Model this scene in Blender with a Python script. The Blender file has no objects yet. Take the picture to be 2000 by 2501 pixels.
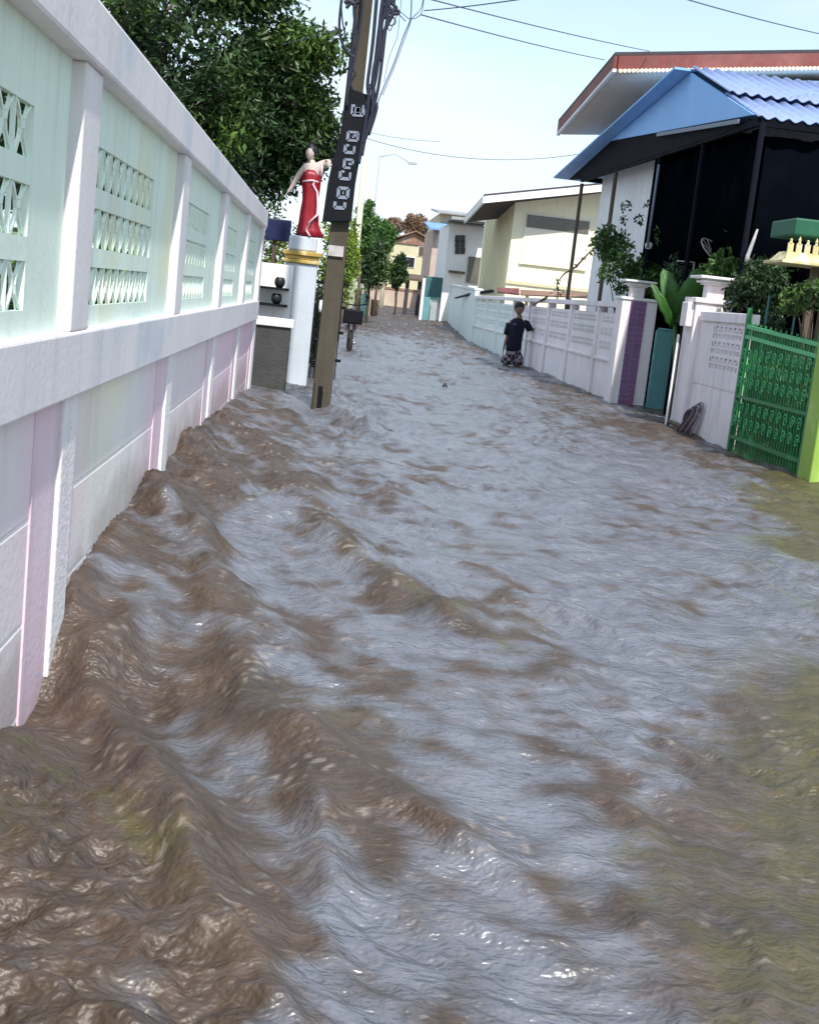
import bpy, bmesh, math, random
import numpy as np
from mathutils import Vector, Matrix
random.seed(7); rng = np.random.default_rng(7)
R = math.radians
S = bpy.context.scene
COL = S.collection

# ------------------------------------------------------------------ camera
F, W0, H0, CAMH = 3100.0, 2000.0, 2501.0, 1.2
_a = np.array([805.0-1000.0, 705.0-1250.5]); _vx = -2030.0; _vy = -(F*F+_a[0]*_vx)/_a[1]
_fw = np.array([_a[0], _a[1], F]); _fw /= np.linalg.norm(_fw)
_dn = np.array([_vx, _vy, F]); _dn /= np.linalg.norm(_dn)
_M = np.array([np.cross(_dn, _fw), _fw, -_dn])          # camera (right, down, forward) -> world
cam_d = bpy.data.cameras.new('camera'); cam = bpy.data.objects.new('camera', cam_d); COL.objects.link(cam)
r_, d_, f_ = _M[:, 0], _M[:, 1], _M[:, 2]
cam.matrix_world = Matrix(((r_[0], -d_[0], -f_[0], 0), (r_[1], -d_[1], -f_[1], 0), (r_[2], -d_[2], -f_[2], CAMH), (0, 0, 0, 1)))
cam_d.sensor_fit = 'VERTICAL'; cam_d.sensor_height = 24; cam_d.lens = 24*F/H0
cam_d.clip_start = 0.05; cam_d.clip_end = 5000
S.camera = cam
# ------------------------------------------------------------------ light
SUN_EL, SUN_AZ = 50.0, 171.0      # azimuth the sun stands at, clockwise from +Y (behind the camera, a little to the right)
w = bpy.data.worlds.new('World'); S.world = w; w.use_nodes = True
nt = w.node_tree; nt.nodes.clear()
out = nt.nodes.new('ShaderNodeOutputWorld'); bg = nt.nodes.new('ShaderNodeBackground')
sky = nt.nodes.new('ShaderNodeTexSky'); sky.sky_type = 'NISHITA'; sky.sun_disc = False
sky.sun_elevation = R(SUN_EL); sky.sun_rotation = R(SUN_AZ); sky.air_density = 1.0; sky.dust_density = 1.2; sky.ozone_density = 1.0
hs = nt.nodes.new('ShaderNodeHueSaturation'); hs.inputs['Saturation'].default_value = 0.62
tc = nt.nodes.new('ShaderNodeTexCoord'); mp = nt.nodes.new('ShaderNodeMapping'); mp.inputs['Scale'].default_value = (1.0, 1.0, 3.2)
nz = nt.nodes.new('ShaderNodeTexNoise'); nz.inputs['Scale'].default_value = 3.1; nz.inputs['Detail'].default_value = 7; nz.inputs['Roughness'].default_value = .55
rp = nt.nodes.new('ShaderNodeValToRGB'); rp.color_ramp.elements[0].position = .47; rp.color_ramp.elements[1].position = .72
rp.color_ramp.elements[0].color = (0, 0, 0, 1); rp.color_ramp.elements[1].color = (.55, .55, .55, 1)
mx = nt.nodes.new('ShaderNodeMix'); mx.data_type = 'RGBA'
mx.inputs['B'].default_value = (2.75, 2.9, 3.2, 1)
nt.links.new(tc.outputs['Generated'], mp.inputs['Vector']); nt.links.new(mp.outputs[0], nz.inputs['Vector'])
nt.links.new(nz.outputs['Fac'], rp.inputs[0]); nt.links.new(rp.outputs[0], mx.inputs['Factor'])
nt.links.new(sky.outputs[0], hs.inputs['Color']); 
sz = nt.nodes.new('ShaderNodeSeparateXYZ'); nt.links.new(tc.outputs['Generated'], sz.inputs[0])
cr_ = nt.nodes.new('ShaderNodeValToRGB'); cr_.color_ramp.elements[0].position = .03; cr_.color_ramp.elements[0].color = (.285, .325, .345, 1)
cr_.color_ramp.elements[1].position = .5; cr_.color_ramp.elements[1].color = (.20, .26, .32, 1); e_ = cr_.color_ramp.elements.new(.17); e_.color = (.215, .285, .335, 1); e_ = cr_.color_ramp.elements.new(.30); e_.color = (.14, .19, .23, 1)
nt.links.new(sz.outputs['Z'], cr_.inputs[0]); vv = nt.nodes.new('ShaderNodeVectorMath'); vv.operation = 'SCALE'; vv.inputs['Scale'].default_value = 9.4; nt.links.new(cr_.outputs[0], vv.inputs[0])
cp = nt.nodes.new('ShaderNodeMix'); cp.data_type = 'RGBA'; cp.blend_type = 'DARKEN'; cp.inputs['Factor'].default_value = 1; nt.links.new(vv.outputs[0], cp.inputs['B'])
nt.links.new(hs.outputs[0], cp.inputs['A']); nt.links.new(cp.outputs['Result'], mx.inputs['A']); nt.links.new(mx.outputs['Result'], bg.inputs['Color']); bg.inputs['Strength'].default_value = 0.15
nt.links.new(bg.outputs[0], out.inputs[0])
sl = bpy.data.lights.new('sun', 'SUN'); so = bpy.data.objects.new('sun', sl); COL.objects.link(so)
sl.energy = 2.0; sl.angle = R(1.0); sl.color = (1, .955, .87)
_sd = Vector((math.sin(R(SUN_AZ))*math.cos(R(SUN_EL)), math.cos(R(SUN_AZ))*math.cos(R(SUN_EL)), math.sin(R(SUN_EL))))
so.rotation_euler = _sd.to_track_quat('Z', 'Y').to_euler(); so.location = (-8, -8, 12)
S.view_settings.view_transform = 'Standard'; S.view_settings.look = 'None'; S.view_settings.gamma = 1
S.view_settings.exposure = 1.42
S.cycles.max_bounces = 6; S.cycles.use_denoising = True

# ------------------------------------------------------------------ placing helpers
def ray(px, py): return _M @ np.array([px-1000.0, py-1250.5, F])
def onX(px, py, X): r = ray(px, py); t = X/r[0]; return (X, r[1]*t, CAMH+r[2]*t)
def onY(px, py, Y): r = ray(px, py); t = Y/r[1]; return (r[0]*t, Y, CAMH+r[2]*t)
def onZ(px, py, Z=0): r = ray(px, py); t = (Z-CAMH)/r[2]; return (r[0]*t, r[1]*t, Z)

ORG = {}
class MB:
    def __init__(s): s.v = []; s.f = []
    def add(s, vs, fs):
        o = len(s.v); s.v += [tuple(map(float, v)) for v in vs]; s.f += [tuple(i+o for i in f) for f in fs]; return s
    def box(s, x0, x1, y0, y1, z0, z1):
        return s.hexa([(x0, y0, z0), (x1, y0, z0), (x1, y1, z0), (x0, y1, z0), (x0, y0, z1), (x1, y0, z1), (x1, y1, z1), (x0, y1, z1)])
    def hexa(s, p): return s.add(p, [(0, 3, 2, 1), (4, 5, 6, 7), (0, 1, 5, 4), (1, 2, 6, 5), (2, 3, 7, 6), (3, 0, 4, 7)])
    def bar(s, a, b, wd, dp=None, up=(0, 0, 1)):
        a = Vector(a); b = Vector(b); dp = dp or wd; d = (b-a).normalized(); u = Vector(up)
        if abs(d.dot(u)) > .98: u = Vector((0, 1, 0))
        x = d.cross(u).normalized()*wd/2; y = x.cross(d).normalized()*dp/2
        return s.hexa([a-x-y, a+x-y, b+x-y, b-x-y, a-x+y, a+x+y, b+x+y, b-x+y])
    def tube(s, pts, r, n=6):
        pts = [Vector(p) for p in pts]; rs = r if isinstance(r, (list, tuple)) else [r]*len(pts); vs = []; fs = []
        for i, p in enumerate(pts):
            d = (pts[min(i+1, len(pts)-1)]-pts[max(i-1, 0)]).normalized()
            u = Vector((0, 0, 1)) if abs(d.z) < .9 else Vector((1, 0, 0))
            x = d.cross(u).normalized(); y = d.cross(x)
            for k in range(n):
                t = 2*math.pi*k/n; vs.append(p+(x*math.cos(t)+y*math.sin(t))*rs[i])
        for i in range(len(pts)-1):
            for k in range(n):
                fs.append((i*n+k, i*n+(k+1) % n, (i+1)*n+(k+1) % n, (i+1)*n+k))
        fs += [tuple(range(n)), tuple(range((len(pts)-1)*n, len(pts)*n))[::-1]]
        return s.add(vs, fs)
    def lathe(s, c, prof, n=16, sx=1, sy=1):
        vs = []; fs = []
        for (r, z) in prof:
            for k in range(n):
                t = 2*math.pi*k/n; vs.append((c[0]+r*sx*math.cos(t), c[1]+r*sy*math.sin(t), c[2]+z))
        for i in range(len(prof)-1):
            for k in range(n): fs.append((i*n+k, i*n+(k+1) % n, (i+1)*n+(k+1) % n, (i+1)*n+k))
        fs += [tuple(range(n))[::-1], tuple(range((len(prof)-1)*n, len(prof)*n))]
        return s.add(vs, fs)
    def slab(s, p, th):            # quad p (4 corners) thickened downwards by th
        q = [(a[0], a[1], a[2]-th) for a in p]; return s.hexa(q+list(p))
    def prism(s, poly, off):       # polygon (3d points) extruded by the vector off
        n = len(poly); vs = list(poly)+[tuple(np.add(a, off)) for a in poly]
        return s.add(vs, [tuple(range(n)), tuple(range(n, 2*n))[::-1]]+[(i, (i+1) % n, n+(i+1) % n, n+i) for i in range(n)])
    def build(s, name, m, parent=None, smooth=False, bevel=0, loc=None):
        o0 = np.array(ORG.get(parent.name, (0, 0, 0)) if parent else (loc or (0, 0, 0)), float)
        me = bpy.data.meshes.new(name)
        me.from_pydata([tuple(np.array(v)-o0) for v in s.v], [], s.f); me.update()
        bm = bmesh.new(); bm.from_mesh(me); bmesh.ops.recalc_face_normals(bm, faces=bm.faces); bm.to_mesh(me); bm.free()
        if smooth: me.shade_smooth()
        me.materials.append(m); o = bpy.data.objects.new(name, me); COL.objects.link(o)
        if parent: o.parent = parent; ORG[o.name] = tuple(o0)
        else: o.location = o0; ORG[o.name] = tuple(o0)
        if bevel:
            b = o.modifiers.new('bevel', 'BEVEL'); b.width = bevel; b.segments = 2; b.limit_method = 'ANGLE'
        return o
def tag(o, label, cat, group=None, kind=None):
    if label: o['label'] = label
    if cat: o['category'] = cat
    if group: o['group'] = group
    if kind: o['kind'] = kind
    return o
def thing(name, label, cat, loc=(0, 0, 0), group=None):
    o = bpy.data.objects.new(name, None); COL.objects.link(o); o.location = loc; o.empty_display_size = .2
    ORG[o.name] = tuple(loc); return tag(o, label, cat, group)
def struct(o): o['kind'] = 'structure'; return o

# ------------------------------------------------------------------ materials
def srgb(h):
    h = h.lstrip('#'); c = [int(h[i:i+2], 16)/255 for i in (0, 2, 4)]
    return tuple(x/12.92 if x <= .04045 else ((x+.055)/1.055)**2.4 for x in c)
def mat(name, c, rough=.7, var=.12, sc=4., bump=.15, bsc=40., metal=0, c2=None, c2sc=1.2, c2pos=(.5, .7), streak=0, spec=.4, island=0, stretch=(1, 1, 1)):
    m = bpy.data.materials.new(name); m.use_nodes = True; t = m.node_tree; N = t.nodes; L = t.links
    b = N['Principled BSDF']; b.inputs['Roughness'].default_value = rough; b.inputs['Metallic'].default_value = metal
    b.inputs['Specular IOR Level'].default_value = spec
    tc = N.new('ShaderNodeTexCoord'); mp = N.new('ShaderNodeMapping'); mp.inputs['Scale'].default_value = stretch
    L.new(tc.outputs['Object'], mp.inputs['Vector'])
    n = N.new('ShaderNodeTexNoise'); n.inputs['Scale'].default_value = sc; n.inputs['Detail'].default_value = 8; n.inputs['Roughness'].default_value = .65
    L.new(mp.outputs[0], n.inputs['Vector'])
    mr = N.new('ShaderNodeMapRange'); mr.inputs['From Min'].default_value = .3; mr.inputs['From Max'].default_value = .7
    mr.inputs['To Min'].default_value = 1-var; mr.inputs['To Max'].default_value = 1+var*.6
    L.new(n.outputs['Fac'], mr.inputs['Value'])
    base = N.new('ShaderNodeRGB'); base.outputs[0].default_value = (*c, 1); col = base.outputs[0]
    if c2:
        n2 = N.new('ShaderNodeTexNoise'); n2.inputs['Scale'].default_value = c2sc; n2.inputs['Detail'].default_value = 6
        L.new(mp.outputs[0], n2.inputs['Vector'])
        r2 = N.new('ShaderNodeMapRange'); r2.interpolation_type = 'SMOOTHSTEP'; r2.inputs['From Min'].default_value = c2pos[0]; r2.inputs['From Max'].default_value = c2pos[1]
        L.new(n2.outputs['Fac'], r2.inputs['Value'])
        m2 = N.new('ShaderNodeMix'); m2.data_type = 'RGBA'; m2.inputs['B'].default_value = (*c2, 1)
        L.new(col, m2.inputs['A']); L.new(r2.outputs[0], m2.inputs['Factor']); col = m2.outputs['Result']
    if streak:      # rain streaks: noise stretched vertically
        ms = N.new('ShaderNodeMapping'); ms.inputs['Scale'].default_value = (9, 9, .7); L.new(tc.outputs['Object'], ms.inputs['Vector'])
        n3 = N.new('ShaderNodeTexNoise'); n3.inputs['Scale'].default_value = 1.6; n3.inputs['Detail'].default_value = 5; L.new(ms.outputs[0], n3.inputs['Vector'])
        r3 = N.new('ShaderNodeMapRange'); r3.inputs['From Min'].default_value = .5; r3.inputs['From Max'].default_value = .8; r3.inputs['To Max'].default_value = streak
        L.new(n3.outputs['Fac'], r3.inputs['Value'])
        m3 = N.new('ShaderNodeMix'); m3.data_type = 'RGBA'; m3.inputs['B'].default_value = (.12, .11, .09, 1)
        L.new(col, m3.inputs['A']); L.new(r3.outputs[0], m3.inputs['Factor']); col = m3.outputs['Result']
    v = N.new('ShaderNodeVectorMath'); v.operation = 'SCALE'; L.new(col, v.inputs[0]); L.new(mr.outputs[0], v.inputs['Scale']); col = v.outputs[0]
    if island:
        g = N.new('ShaderNodeNewGeometry'); ri = N.new('ShaderNodeMapRange'); ri.inputs['To Min'].default_value = 1-island; ri.inputs['To Max'].default_value = 1+island
        L.new(g.outputs['Random Per Island'], ri.inputs['Value'])
        v2 = N.new('ShaderNodeVectorMath'); v2.operation = 'SCALE'; L.new(col, v2.inputs[0]); L.new(ri.outputs[0], v2.inputs['Scale']); col = v2.outputs[0]
    L.new(col, b.inputs['Base Color'])
    if bump:
        nb = N.new('ShaderNodeTexNoise'); nb.inputs['Scale'].default_value = bsc; nb.inputs['Detail'].default_value = 6; L.new(mp.outputs[0], nb.inputs['Vector'])
        bp = N.new('ShaderNodeBump'); bp.inputs['Strength'].default_value = bump; bp.inputs['Distance'].default_value = .02
        L.new(nb.outputs['Fac'], bp.inputs['Height']); L.new(bp.outputs[0], b.inputs['Normal'])
    rr = N.new('ShaderNodeMapRange'); rr.inputs['To Min'].default_value = max(.03, rough-.12); rr.inputs['To Max'].default_value = min(1, rough+.12)
    L.new(n.outputs['Fac'], rr.inputs['Value']); L.new(rr.outputs[0], b.inputs['Roughness'])
    return m
def leafmat(name, c, c2, rough=.45, trans=.25, sc=.8):
    m = mat(name, c, rough, .2, 6, 0, c2=c2, c2sc=sc, c2pos=(.42, .62), island=.45, spec=.5)
    b = m.node_tree.nodes['Principled BSDF']
    N = m.node_tree.nodes; L = m.node_tree.links
    tr = N.new('ShaderNodeBsdfTranslucent'); ad = N.new('ShaderNodeMixShader'); ad.inputs[0].default_value = trans
    src = b.inputs['Base Color'].links[0].from_socket
    L.new(src, tr.inputs['Color']); L.new(b.outputs[0], ad.inputs[1]); L.new(tr.outputs[0], ad.inputs[2])
    L.new(ad.outputs[0], N['Material Output'].inputs['Surface']); return m

M = {}
M['lavender'] = mat('lavender white paint', (.76, .715, .74), .75, .06, 2.5, .08, 40, c2=(.60, .62, .68), c2sc=1.5, streak=.16)
M['mint'] = mat('pale mint paint', (.74, .85, .76), .8, .06, 2.5, .08, 40, c2=(.76, .81, .62), c2sc=1.1, streak=.15)
M['cream'] = mat('cream paint', (.80, .77, .77), .8, .06, 2, .3, 50, c2=(.80, .72, .76), c2sc=1.1, streak=.15)
M['white'] = mat('white paint', (.84, .83, .83), .7, .07, 3, .15, 50, streak=.18)
M['fencewhite'] = mat('weathered white fence paint', (.86, .775, .80), .75, .08, 2, .2, 50, c2=(.74, .70, .70), c2sc=.6, streak=.28)
M['fencemint'] = mat('faded mint fence paint', (.74, .82, .80), .75, .08, 2, .2, 50, streak=.25)
M['concrete'] = mat('pole concrete', (.066, .055, .040), .85, .22, 3, .15, 50, c2=(.05, .042, .025), c2sc=1.3, streak=.35)
M['darkconc'] = mat('wet dark concrete', (.055, .055, .058), .8, .3, 4, .5, 40, c2=(.03, .035, .022), c2sc=2.2, streak=.3)
M['black'] = mat('black plastic', (.006, .007, .010), .6, .2, 6, .1, 60, spec=.15)
M['cable'] = mat('cable sheath', (.015, .017, .035), .5, .2, 6, 0)
M['wire'] = mat('thin wire', (.06, .09, .17), .5, .2, 6, 0)
M['pale'] = mat('pale sign paint', (.20, .23, .30), .6, .15, 10, 0)
M['paper'] = mat('weathered paper', (.45, .42, .42), .8, .3, 14, .1)
M['rust'] = mat('oxide red paint', (.20, .05, .042), .65, .25, 5, .2, c2=(.26, .085, .07), c2sc=1.2, c2pos=(.45, .65), streak=.3)
M['roofdark'] = mat('dark roof edge', (.06, .05, .06), .8, .3, 4, .2)
M['roofgrey'] = mat('grey fibre cement roof', (.32, .33, .34), .85, .2, 3, .3, c2=(.2, .21, .22), streak=.3)
M['roofblue'] = mat('faded blue roof sheet', (.16, .30, .55), .6, .15, 3, .1, c2=(.28, .42, .62), c2sc=1.8)
M['blue'] = mat('sky blue sheet', (.24, .50, .92), .55, .08, 2, .1, c2=(.28, .53, .93), c2sc=1.2)
M['bluepale'] = mat('pale corrugated sheet', (.22, .29, .52), .55, .12, 5, .1, c2=(.22, .32, .56), c2sc=2.5)
M['farmetal'] = mat('weathered far metal', (.36, .39, .42), .6, .1, 5, 0)
M['soffit'] = mat('beige soffit board', (.74, .62, .50), .8, .1, 3, .1, streak=.1)
M['infill'] = mat('black shade net', (.0025, .0035, .006), .95, .4, 2, .3, 120, spec=.0)  # near-black colour stands in for the shade inside the carport
M['beam'] = mat('dark steel beam', (.004, .005, .010), .8, .2, 4, 0, spec=.1)
M['yellow'] = mat('pale yellow wall', (.92, .87, .64), .8, .05, 1.5, .15, 30, c2=(.8, .74, .6), c2sc=.5, streak=.12)
M['shutter'] = mat('cream shutter board', (.80, .75, .66), .75, .06, 2, .1)
M['glassgrey'] = mat('dusty window glass', (.14, .13, .11), .3, .25, 2, 0, spec=.6)
M['darkglass'] = mat('dark window opening', (.02, .022, .03), .25, .2, 2, 0, spec=.6)
M['purple'] = mat('purple glazed tile', (.22, .11, .26), .35, .25, 7, .1, c2=(.27, .11, .20), c2sc=2)
M['teal'] = mat('teal steel sheet', (.13, .33, .35), .55, .15, 3, .1, c2=(.19, .36, .38), c2sc=1.5, streak=.25)
M['green'] = mat('green gate paint', (.015, .17, .045), .45, .25, 6, .1, c2=(.025, .24, .07), c2sc=4)
M['canopy'] = mat('dark green canopy sheet', (.012, .10, .055), .6, .15, 3, .1, streak=.2)
M['greenlight'] = mat('pale green gate scrolls', (.10, .46, .20), .5, .2, 6, .1)
M['lime'] = mat('lime green paint', (.30, .46, .08), .6, .12, 3, .2, c2=(.55, .68, .28), c2sc=1.6, streak=.15)
M['gold'] = mat('cream and gold paint', (.62, .52, .26), .6, .2, 9, .2, c2=(.7, .64, .5), c2sc=6)
M['goldband'] = mat('gold band paint', (.45, .30, .07), .45, .25, 9, .2, c2=(.6, .5, .25), c2sc=8)
M['pedestal'] = mat('pale blue white plaster', (.50, .54, .60), .75, .08, 3, .2, streak=.12)
M['red'] = mat('red painted dress', (.26, .008, .018), .4, .2, 8, .1)
M['sash'] = mat('pink white sash', (.75, .5, .55), .5, .1, 8, 0)
M['statueskin'] = mat('painted pale skin', (.55, .44, .40), .5, .1, 8, 0)
M['hair'] = mat('black hair', (.012, .010, .012), .5, .3, 20, .2)
M['skin'] = mat('tanned skin', (.22, .12, .08), .5, .12, 10, .05)
M['navy'] = mat('navy cotton', (.004, .005, .020), .85, .25, 9, .2)
M['navysign'] = mat('navy board', (.008, .012, .07), .5, .2, 4, 0)
M['bark'] = mat('bark', (.10, .075, .05), .9, .3, 6, .8, 30, stretch=(1, 1, .3))
M['leafdark'] = leafmat('dark green leaves', (.026, .060, .018), (.10, .185, .03), .42, .22, .45)
M['leafmid'] = leafmat('mid green leaves', (.055, .13, .03), (.09, .19, .04))
M['leaflime'] = leafmat('yellow green leaves', (.22, .30, .04), (.13, .22, .03))
M['leafbrown'] = leafmat('dry brown leaves', (.30, .19, .13), (.24, .16, .11))
M['leafbroad'] = mat('broad banana leaf', (.04, .13, .02), .5, .2, 5, .3, 30, c2=(.045, .12, .03), c2sc=6)
M['hose'] = mat('grey purple hose', (.13, .09, .12), .4, .2, 8, 0)
M['hosewhite'] = mat('pale hose', (.30, .25, .29), .4, .2, 8, 0)
M['tyre'] = mat('tyre rubber', (.015, .014, .014), .7, .2, 8, .1)
M['maroon'] = mat('maroon bike paint', (.09, .015, .02), .35, .2, 8, 0)
M['chrome'] = mat('dull chrome', (.5, .5, .52), .3, .1, 8, 0, metal=.9)
M['tealdk'] = mat('dark teal paint', (.05, .14, .15), .6, .2, 4, .1)
M['pinkwall'] = mat('pinkish plaster', (.52, .40, .34), .85, .12, 2, .3, c2=(.58, .5, .4), c2sc=.7, streak=.25)
M['brownroof'] = mat('brown tile roof', (.30, .17, .12), .8, .3, 3, .4, c2=(.42, .3, .24), c2sc=1.5)
M['creamwall'] = mat('cream house wall', (.62, .56, .38), .8, .1, 2, .1, streak=.2)
M['wood'] = mat('weathered wood', (.12, .085, .06), .8, .3, 4, .3, 40, stretch=(1, 1, .2))
M['palepole'] = mat('pale pole concrete', (.55, .55, .42), .8, .1, 3, .2)
M['debris'] = mat('wet straw and mud', (.20, .13, .05), .6, .35, 20, .4, 60, c2=(.30, .22, .07), c2sc=9, island=.4)

# lower wall paint: whitish panels with a pink coat beside the posts
m = mat('pink and cream wall paint', (.80, .765, .76), .8, .05, 2, .1, 40, c2=(.82, .78, .66), c2sc=.9, streak=.16); M['lower'] = m
N = m.node_tree.nodes; L = m.node_tree.links; b = N['Principled BSDF']; src = b.inputs['Base Color'].links[0].from_socket
g = N.new('ShaderNodeNewGeometry'); sx = N.new('ShaderNodeSeparateXYZ'); L.new(g.outputs['Position'], sx.inputs[0])
wn = N.new('ShaderNodeTexNoise'); wn.inputs['Scale'].default_value = 1.3; wn.inputs['Detail'].default_value = 3; L.new(g.outputs['Position'], wn.inputs['Vector'])
ma = N.new('ShaderNodeMath'); ma.operation = 'MULTIPLY_ADD'; ma.inputs[1].default_value = .7; L.new(wn.outputs['Fac'], ma.inputs[0]); L.new(sx.outputs['Y'], ma.inputs[2])
mo = N.new('ShaderNodeMath'); mo.operation = 'PINGPONG'; mo.inputs[1].default_value = 1.19
ms = N.new('ShaderNodeMath'); ms.operation = 'SUBTRACT'; ms.inputs[1].default_value = 3.62+.35; L.new(ma.outputs[0], ms.inputs[0]); L.new(ms.outputs[0], mo.inputs[0])
mr = N.new('ShaderNodeMapRange'); mr.interpolation_type = 'SMOOTHSTEP'; mr.inputs['From Min'].default_value = .75; mr.inputs['From Max'].default_value = .1; mr.inputs['To Max'].default_value = .75
L.new(mo.outputs[0], mr.inputs['Value'])
# the far bays are pinker all over
mf = N.new('ShaderNodeMapRange'); mf.inputs['From Min'].default_value = 5.5; mf.inputs['From Max'].default_value = 10; mf.inputs['To Max'].default_value = .9
L.new(sx.outputs['Y'], mf.inputs['Value']); mm = N.new('ShaderNodeMath'); mm.operation = 'MAXIMUM'; L.new(mr.outputs[0], mm.inputs[0]); L.new(mf.outputs[0], mm.inputs[1])
mk = N.new('ShaderNodeMix'); mk.data_type = 'RGBA'; mk.inputs['B'].default_value = (.80, .58, .68, 1); L.new(src, mk.inputs['A']); L.new(mm.outputs[0], mk.inputs['Factor'])
sb = N.new('ShaderNodeTexNoise'); sb.inputs['Scale'].default_value = 6; sb.inputs['Detail'].default_value = 6; L.new(g.outputs['Position'], sb.inputs['Vector'])
sa = N.new('ShaderNodeMath'); sa.operation = 'MULTIPLY_ADD'; sa.inputs[1].default_value = -.34; L.new(sb.outputs['Fac'], sa.inputs[0])
yo = N.new('ShaderNodeMapRange'); yo.inputs['From Min'].default_value = 3.8; yo.inputs['From Max'].default_value = 5.0; yo.inputs['To Max'].default_value = -.22; L.new(sx.outputs['Y'], yo.inputs['Value'])
za = N.new('ShaderNodeMath'); za.operation = 'ADD'; L.new(sx.outputs['Z'], za.inputs[0]); L.new(yo.outputs[0], za.inputs[1]); L.new(za.outputs[0], sa.inputs[2])
sr2 = N.new('ShaderNodeMapRange'); sr2.interpolation_type = 'SMOOTHSTEP'; sr2.inputs['From Min'].default_value = .10; sr2.inputs['From Max'].default_value = -.10; sr2.inputs['To Max'].default_value = .4; L.new(sa.outputs[0], sr2.inputs['Value'])
sk = N.new('ShaderNodeMix'); sk.data_type = 'RGBA'; sk.inputs['B'].default_value = (.22, .16, .11, 1); L.new(mk.outputs['Result'], sk.inputs['A']); L.new(sr2.outputs[0], sk.inputs['Factor'])
L.new(sk.outputs['Result'], b.inputs['Base Color'])
M['pink'] = mat('pink paint', (.76, .58, .66), .75, .08, 2, .1, 40, c2=(.74, .64, .72), c2sc=.9, streak=.2)

# ------------------------------------------------------------------ noise for the water
def perlin(x, y, seed):
    r = np.random.default_rng(seed); p = r.permutation(256); p = np.concatenate([p, p]); ang = r.random(256)*2*np.pi
    gx, gy = np.cos(ang), np.sin(ang)
    xi = np.floor(x).astype(np.int64); yi = np.floor(y).astype(np.int64); xf = x-xi; yf = y-yi; xi &= 255; yi &= 255
    u = xf*xf*xf*(xf*(xf*6-15)+10); v = yf*yf*yf*(yf*(yf*6-15)+10)
    def gr(ix, iy, dx, dy): h = p[(p[ix & 255]+(iy & 255)) & 511 if False else (p[ix & 255]+(iy & 255))]; return gx[h]*dx+gy[h]*dy
    a = gr(xi, yi, xf, yf); b = gr(xi+1, yi, xf-1, yf); c = gr(xi, yi+1, xf, yf-1); d = gr(xi+1, yi+1, xf-1, yf-1)
    return (a+(b-a)*u)+((c+(d-c)*u)-(a+(b-a)*u))*v
def ridge(X, Y, pts, amp, w_up, w_dn):
    """smooth crest along a polyline; the slope is steeper on the right-hand side of its direction"""
    best = np.full(X.shape, 1e9); sd = np.zeros(X.shape); tt = np.zeros(X.shape); n = len(pts)-1
    for i in range(n):
        ax, ay = pts[i]; bx, by = pts[i+1]; dx, dy = bx-ax, by-ay; l2 = dx*dx+dy*dy
        t = np.clip(((X-ax)*dx+(Y-ay)*dy)/l2, 0, 1); qx = X-(ax+t*dx); qy = Y-(ay+t*dy); d = np.hypot(qx, qy)
        k = d < best; best = np.where(k, d, best); sd = np.where(k, np.sign(dx*qy-dy*qx), sd); tt = np.where(k, (i+t)/n, tt)
    w = np.where(sd > 0, w_up, w_dn)
    return amp*np.exp(-(best/w)**2.0)*np.sin(np.pi*np.clip(tt*.92+.06, 0, 1))**.6

RIDGES = [
    ([(-.74, 4.1), (-.52, 3.5), (-.30, 2.82), (-.2, 2.5), (-.06, 2.11), (.05, 1.8)], .075, .10, .055),
    ([(-.80, 9.6), (-.29, 8.2), (.11, 5.6), (.43, 4.76), (.69, 4.28), (.95, 3.88)], .065, .22, .12),
    ([(-.72, 5.6), (-.41, 4.97), (-.13, 3.6), (.07, 2.86), (.24, 2.4)], .055, .14, .07),
    ([(-.1, 3.4), (.28, 2.72), (.39, 2.62), (.58, 2.3)], .035, .07, .05),
    ([(-.76, 7.4), (-.55, 6.6), (-.3, 5.9)], .09, .25, .14),
    ([(-.78, 5.9), (-.6, 5.3), (-.45, 4.8)], .08, .2, .1),
    ([(.05, 2.9), (.08, 2.5), (.14, 2.1)], .035, .05, .04),
    ([(.10, 12.1), (.35, 11.2), (.7, 10.0)], .10, .2, .15),
    ([(-.02, 12.0), (-.2, 11.0), (-.35, 10.2)], .09, .16, .14),
    ([(1.3, 12.5), (1.6, 11.4), (2.1, 10.2)], .05, .25, .2),
    ([(.5, 14.), (.6, 12.8), (1., 11.5)], .05, .25, .2),
    ([(1.1, 3.6), (1.5, 3.1), (1.7, 2.6)], .025, .1, .08),
]
WALLZ = np.array([[-5, .06], [2.2, .05], [2.9, .03], [3.25, -.03], [3.5, -.12], [3.66, -.12], [3.82, .03], [4.1, .12], [4.7, .17], [5.4, .19], [6.4, .15], [7.2, .22], [8.5, .21], [10., .13], [11.5, .12], [13.4, .07], [16, .03], [200, 0]])
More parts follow.
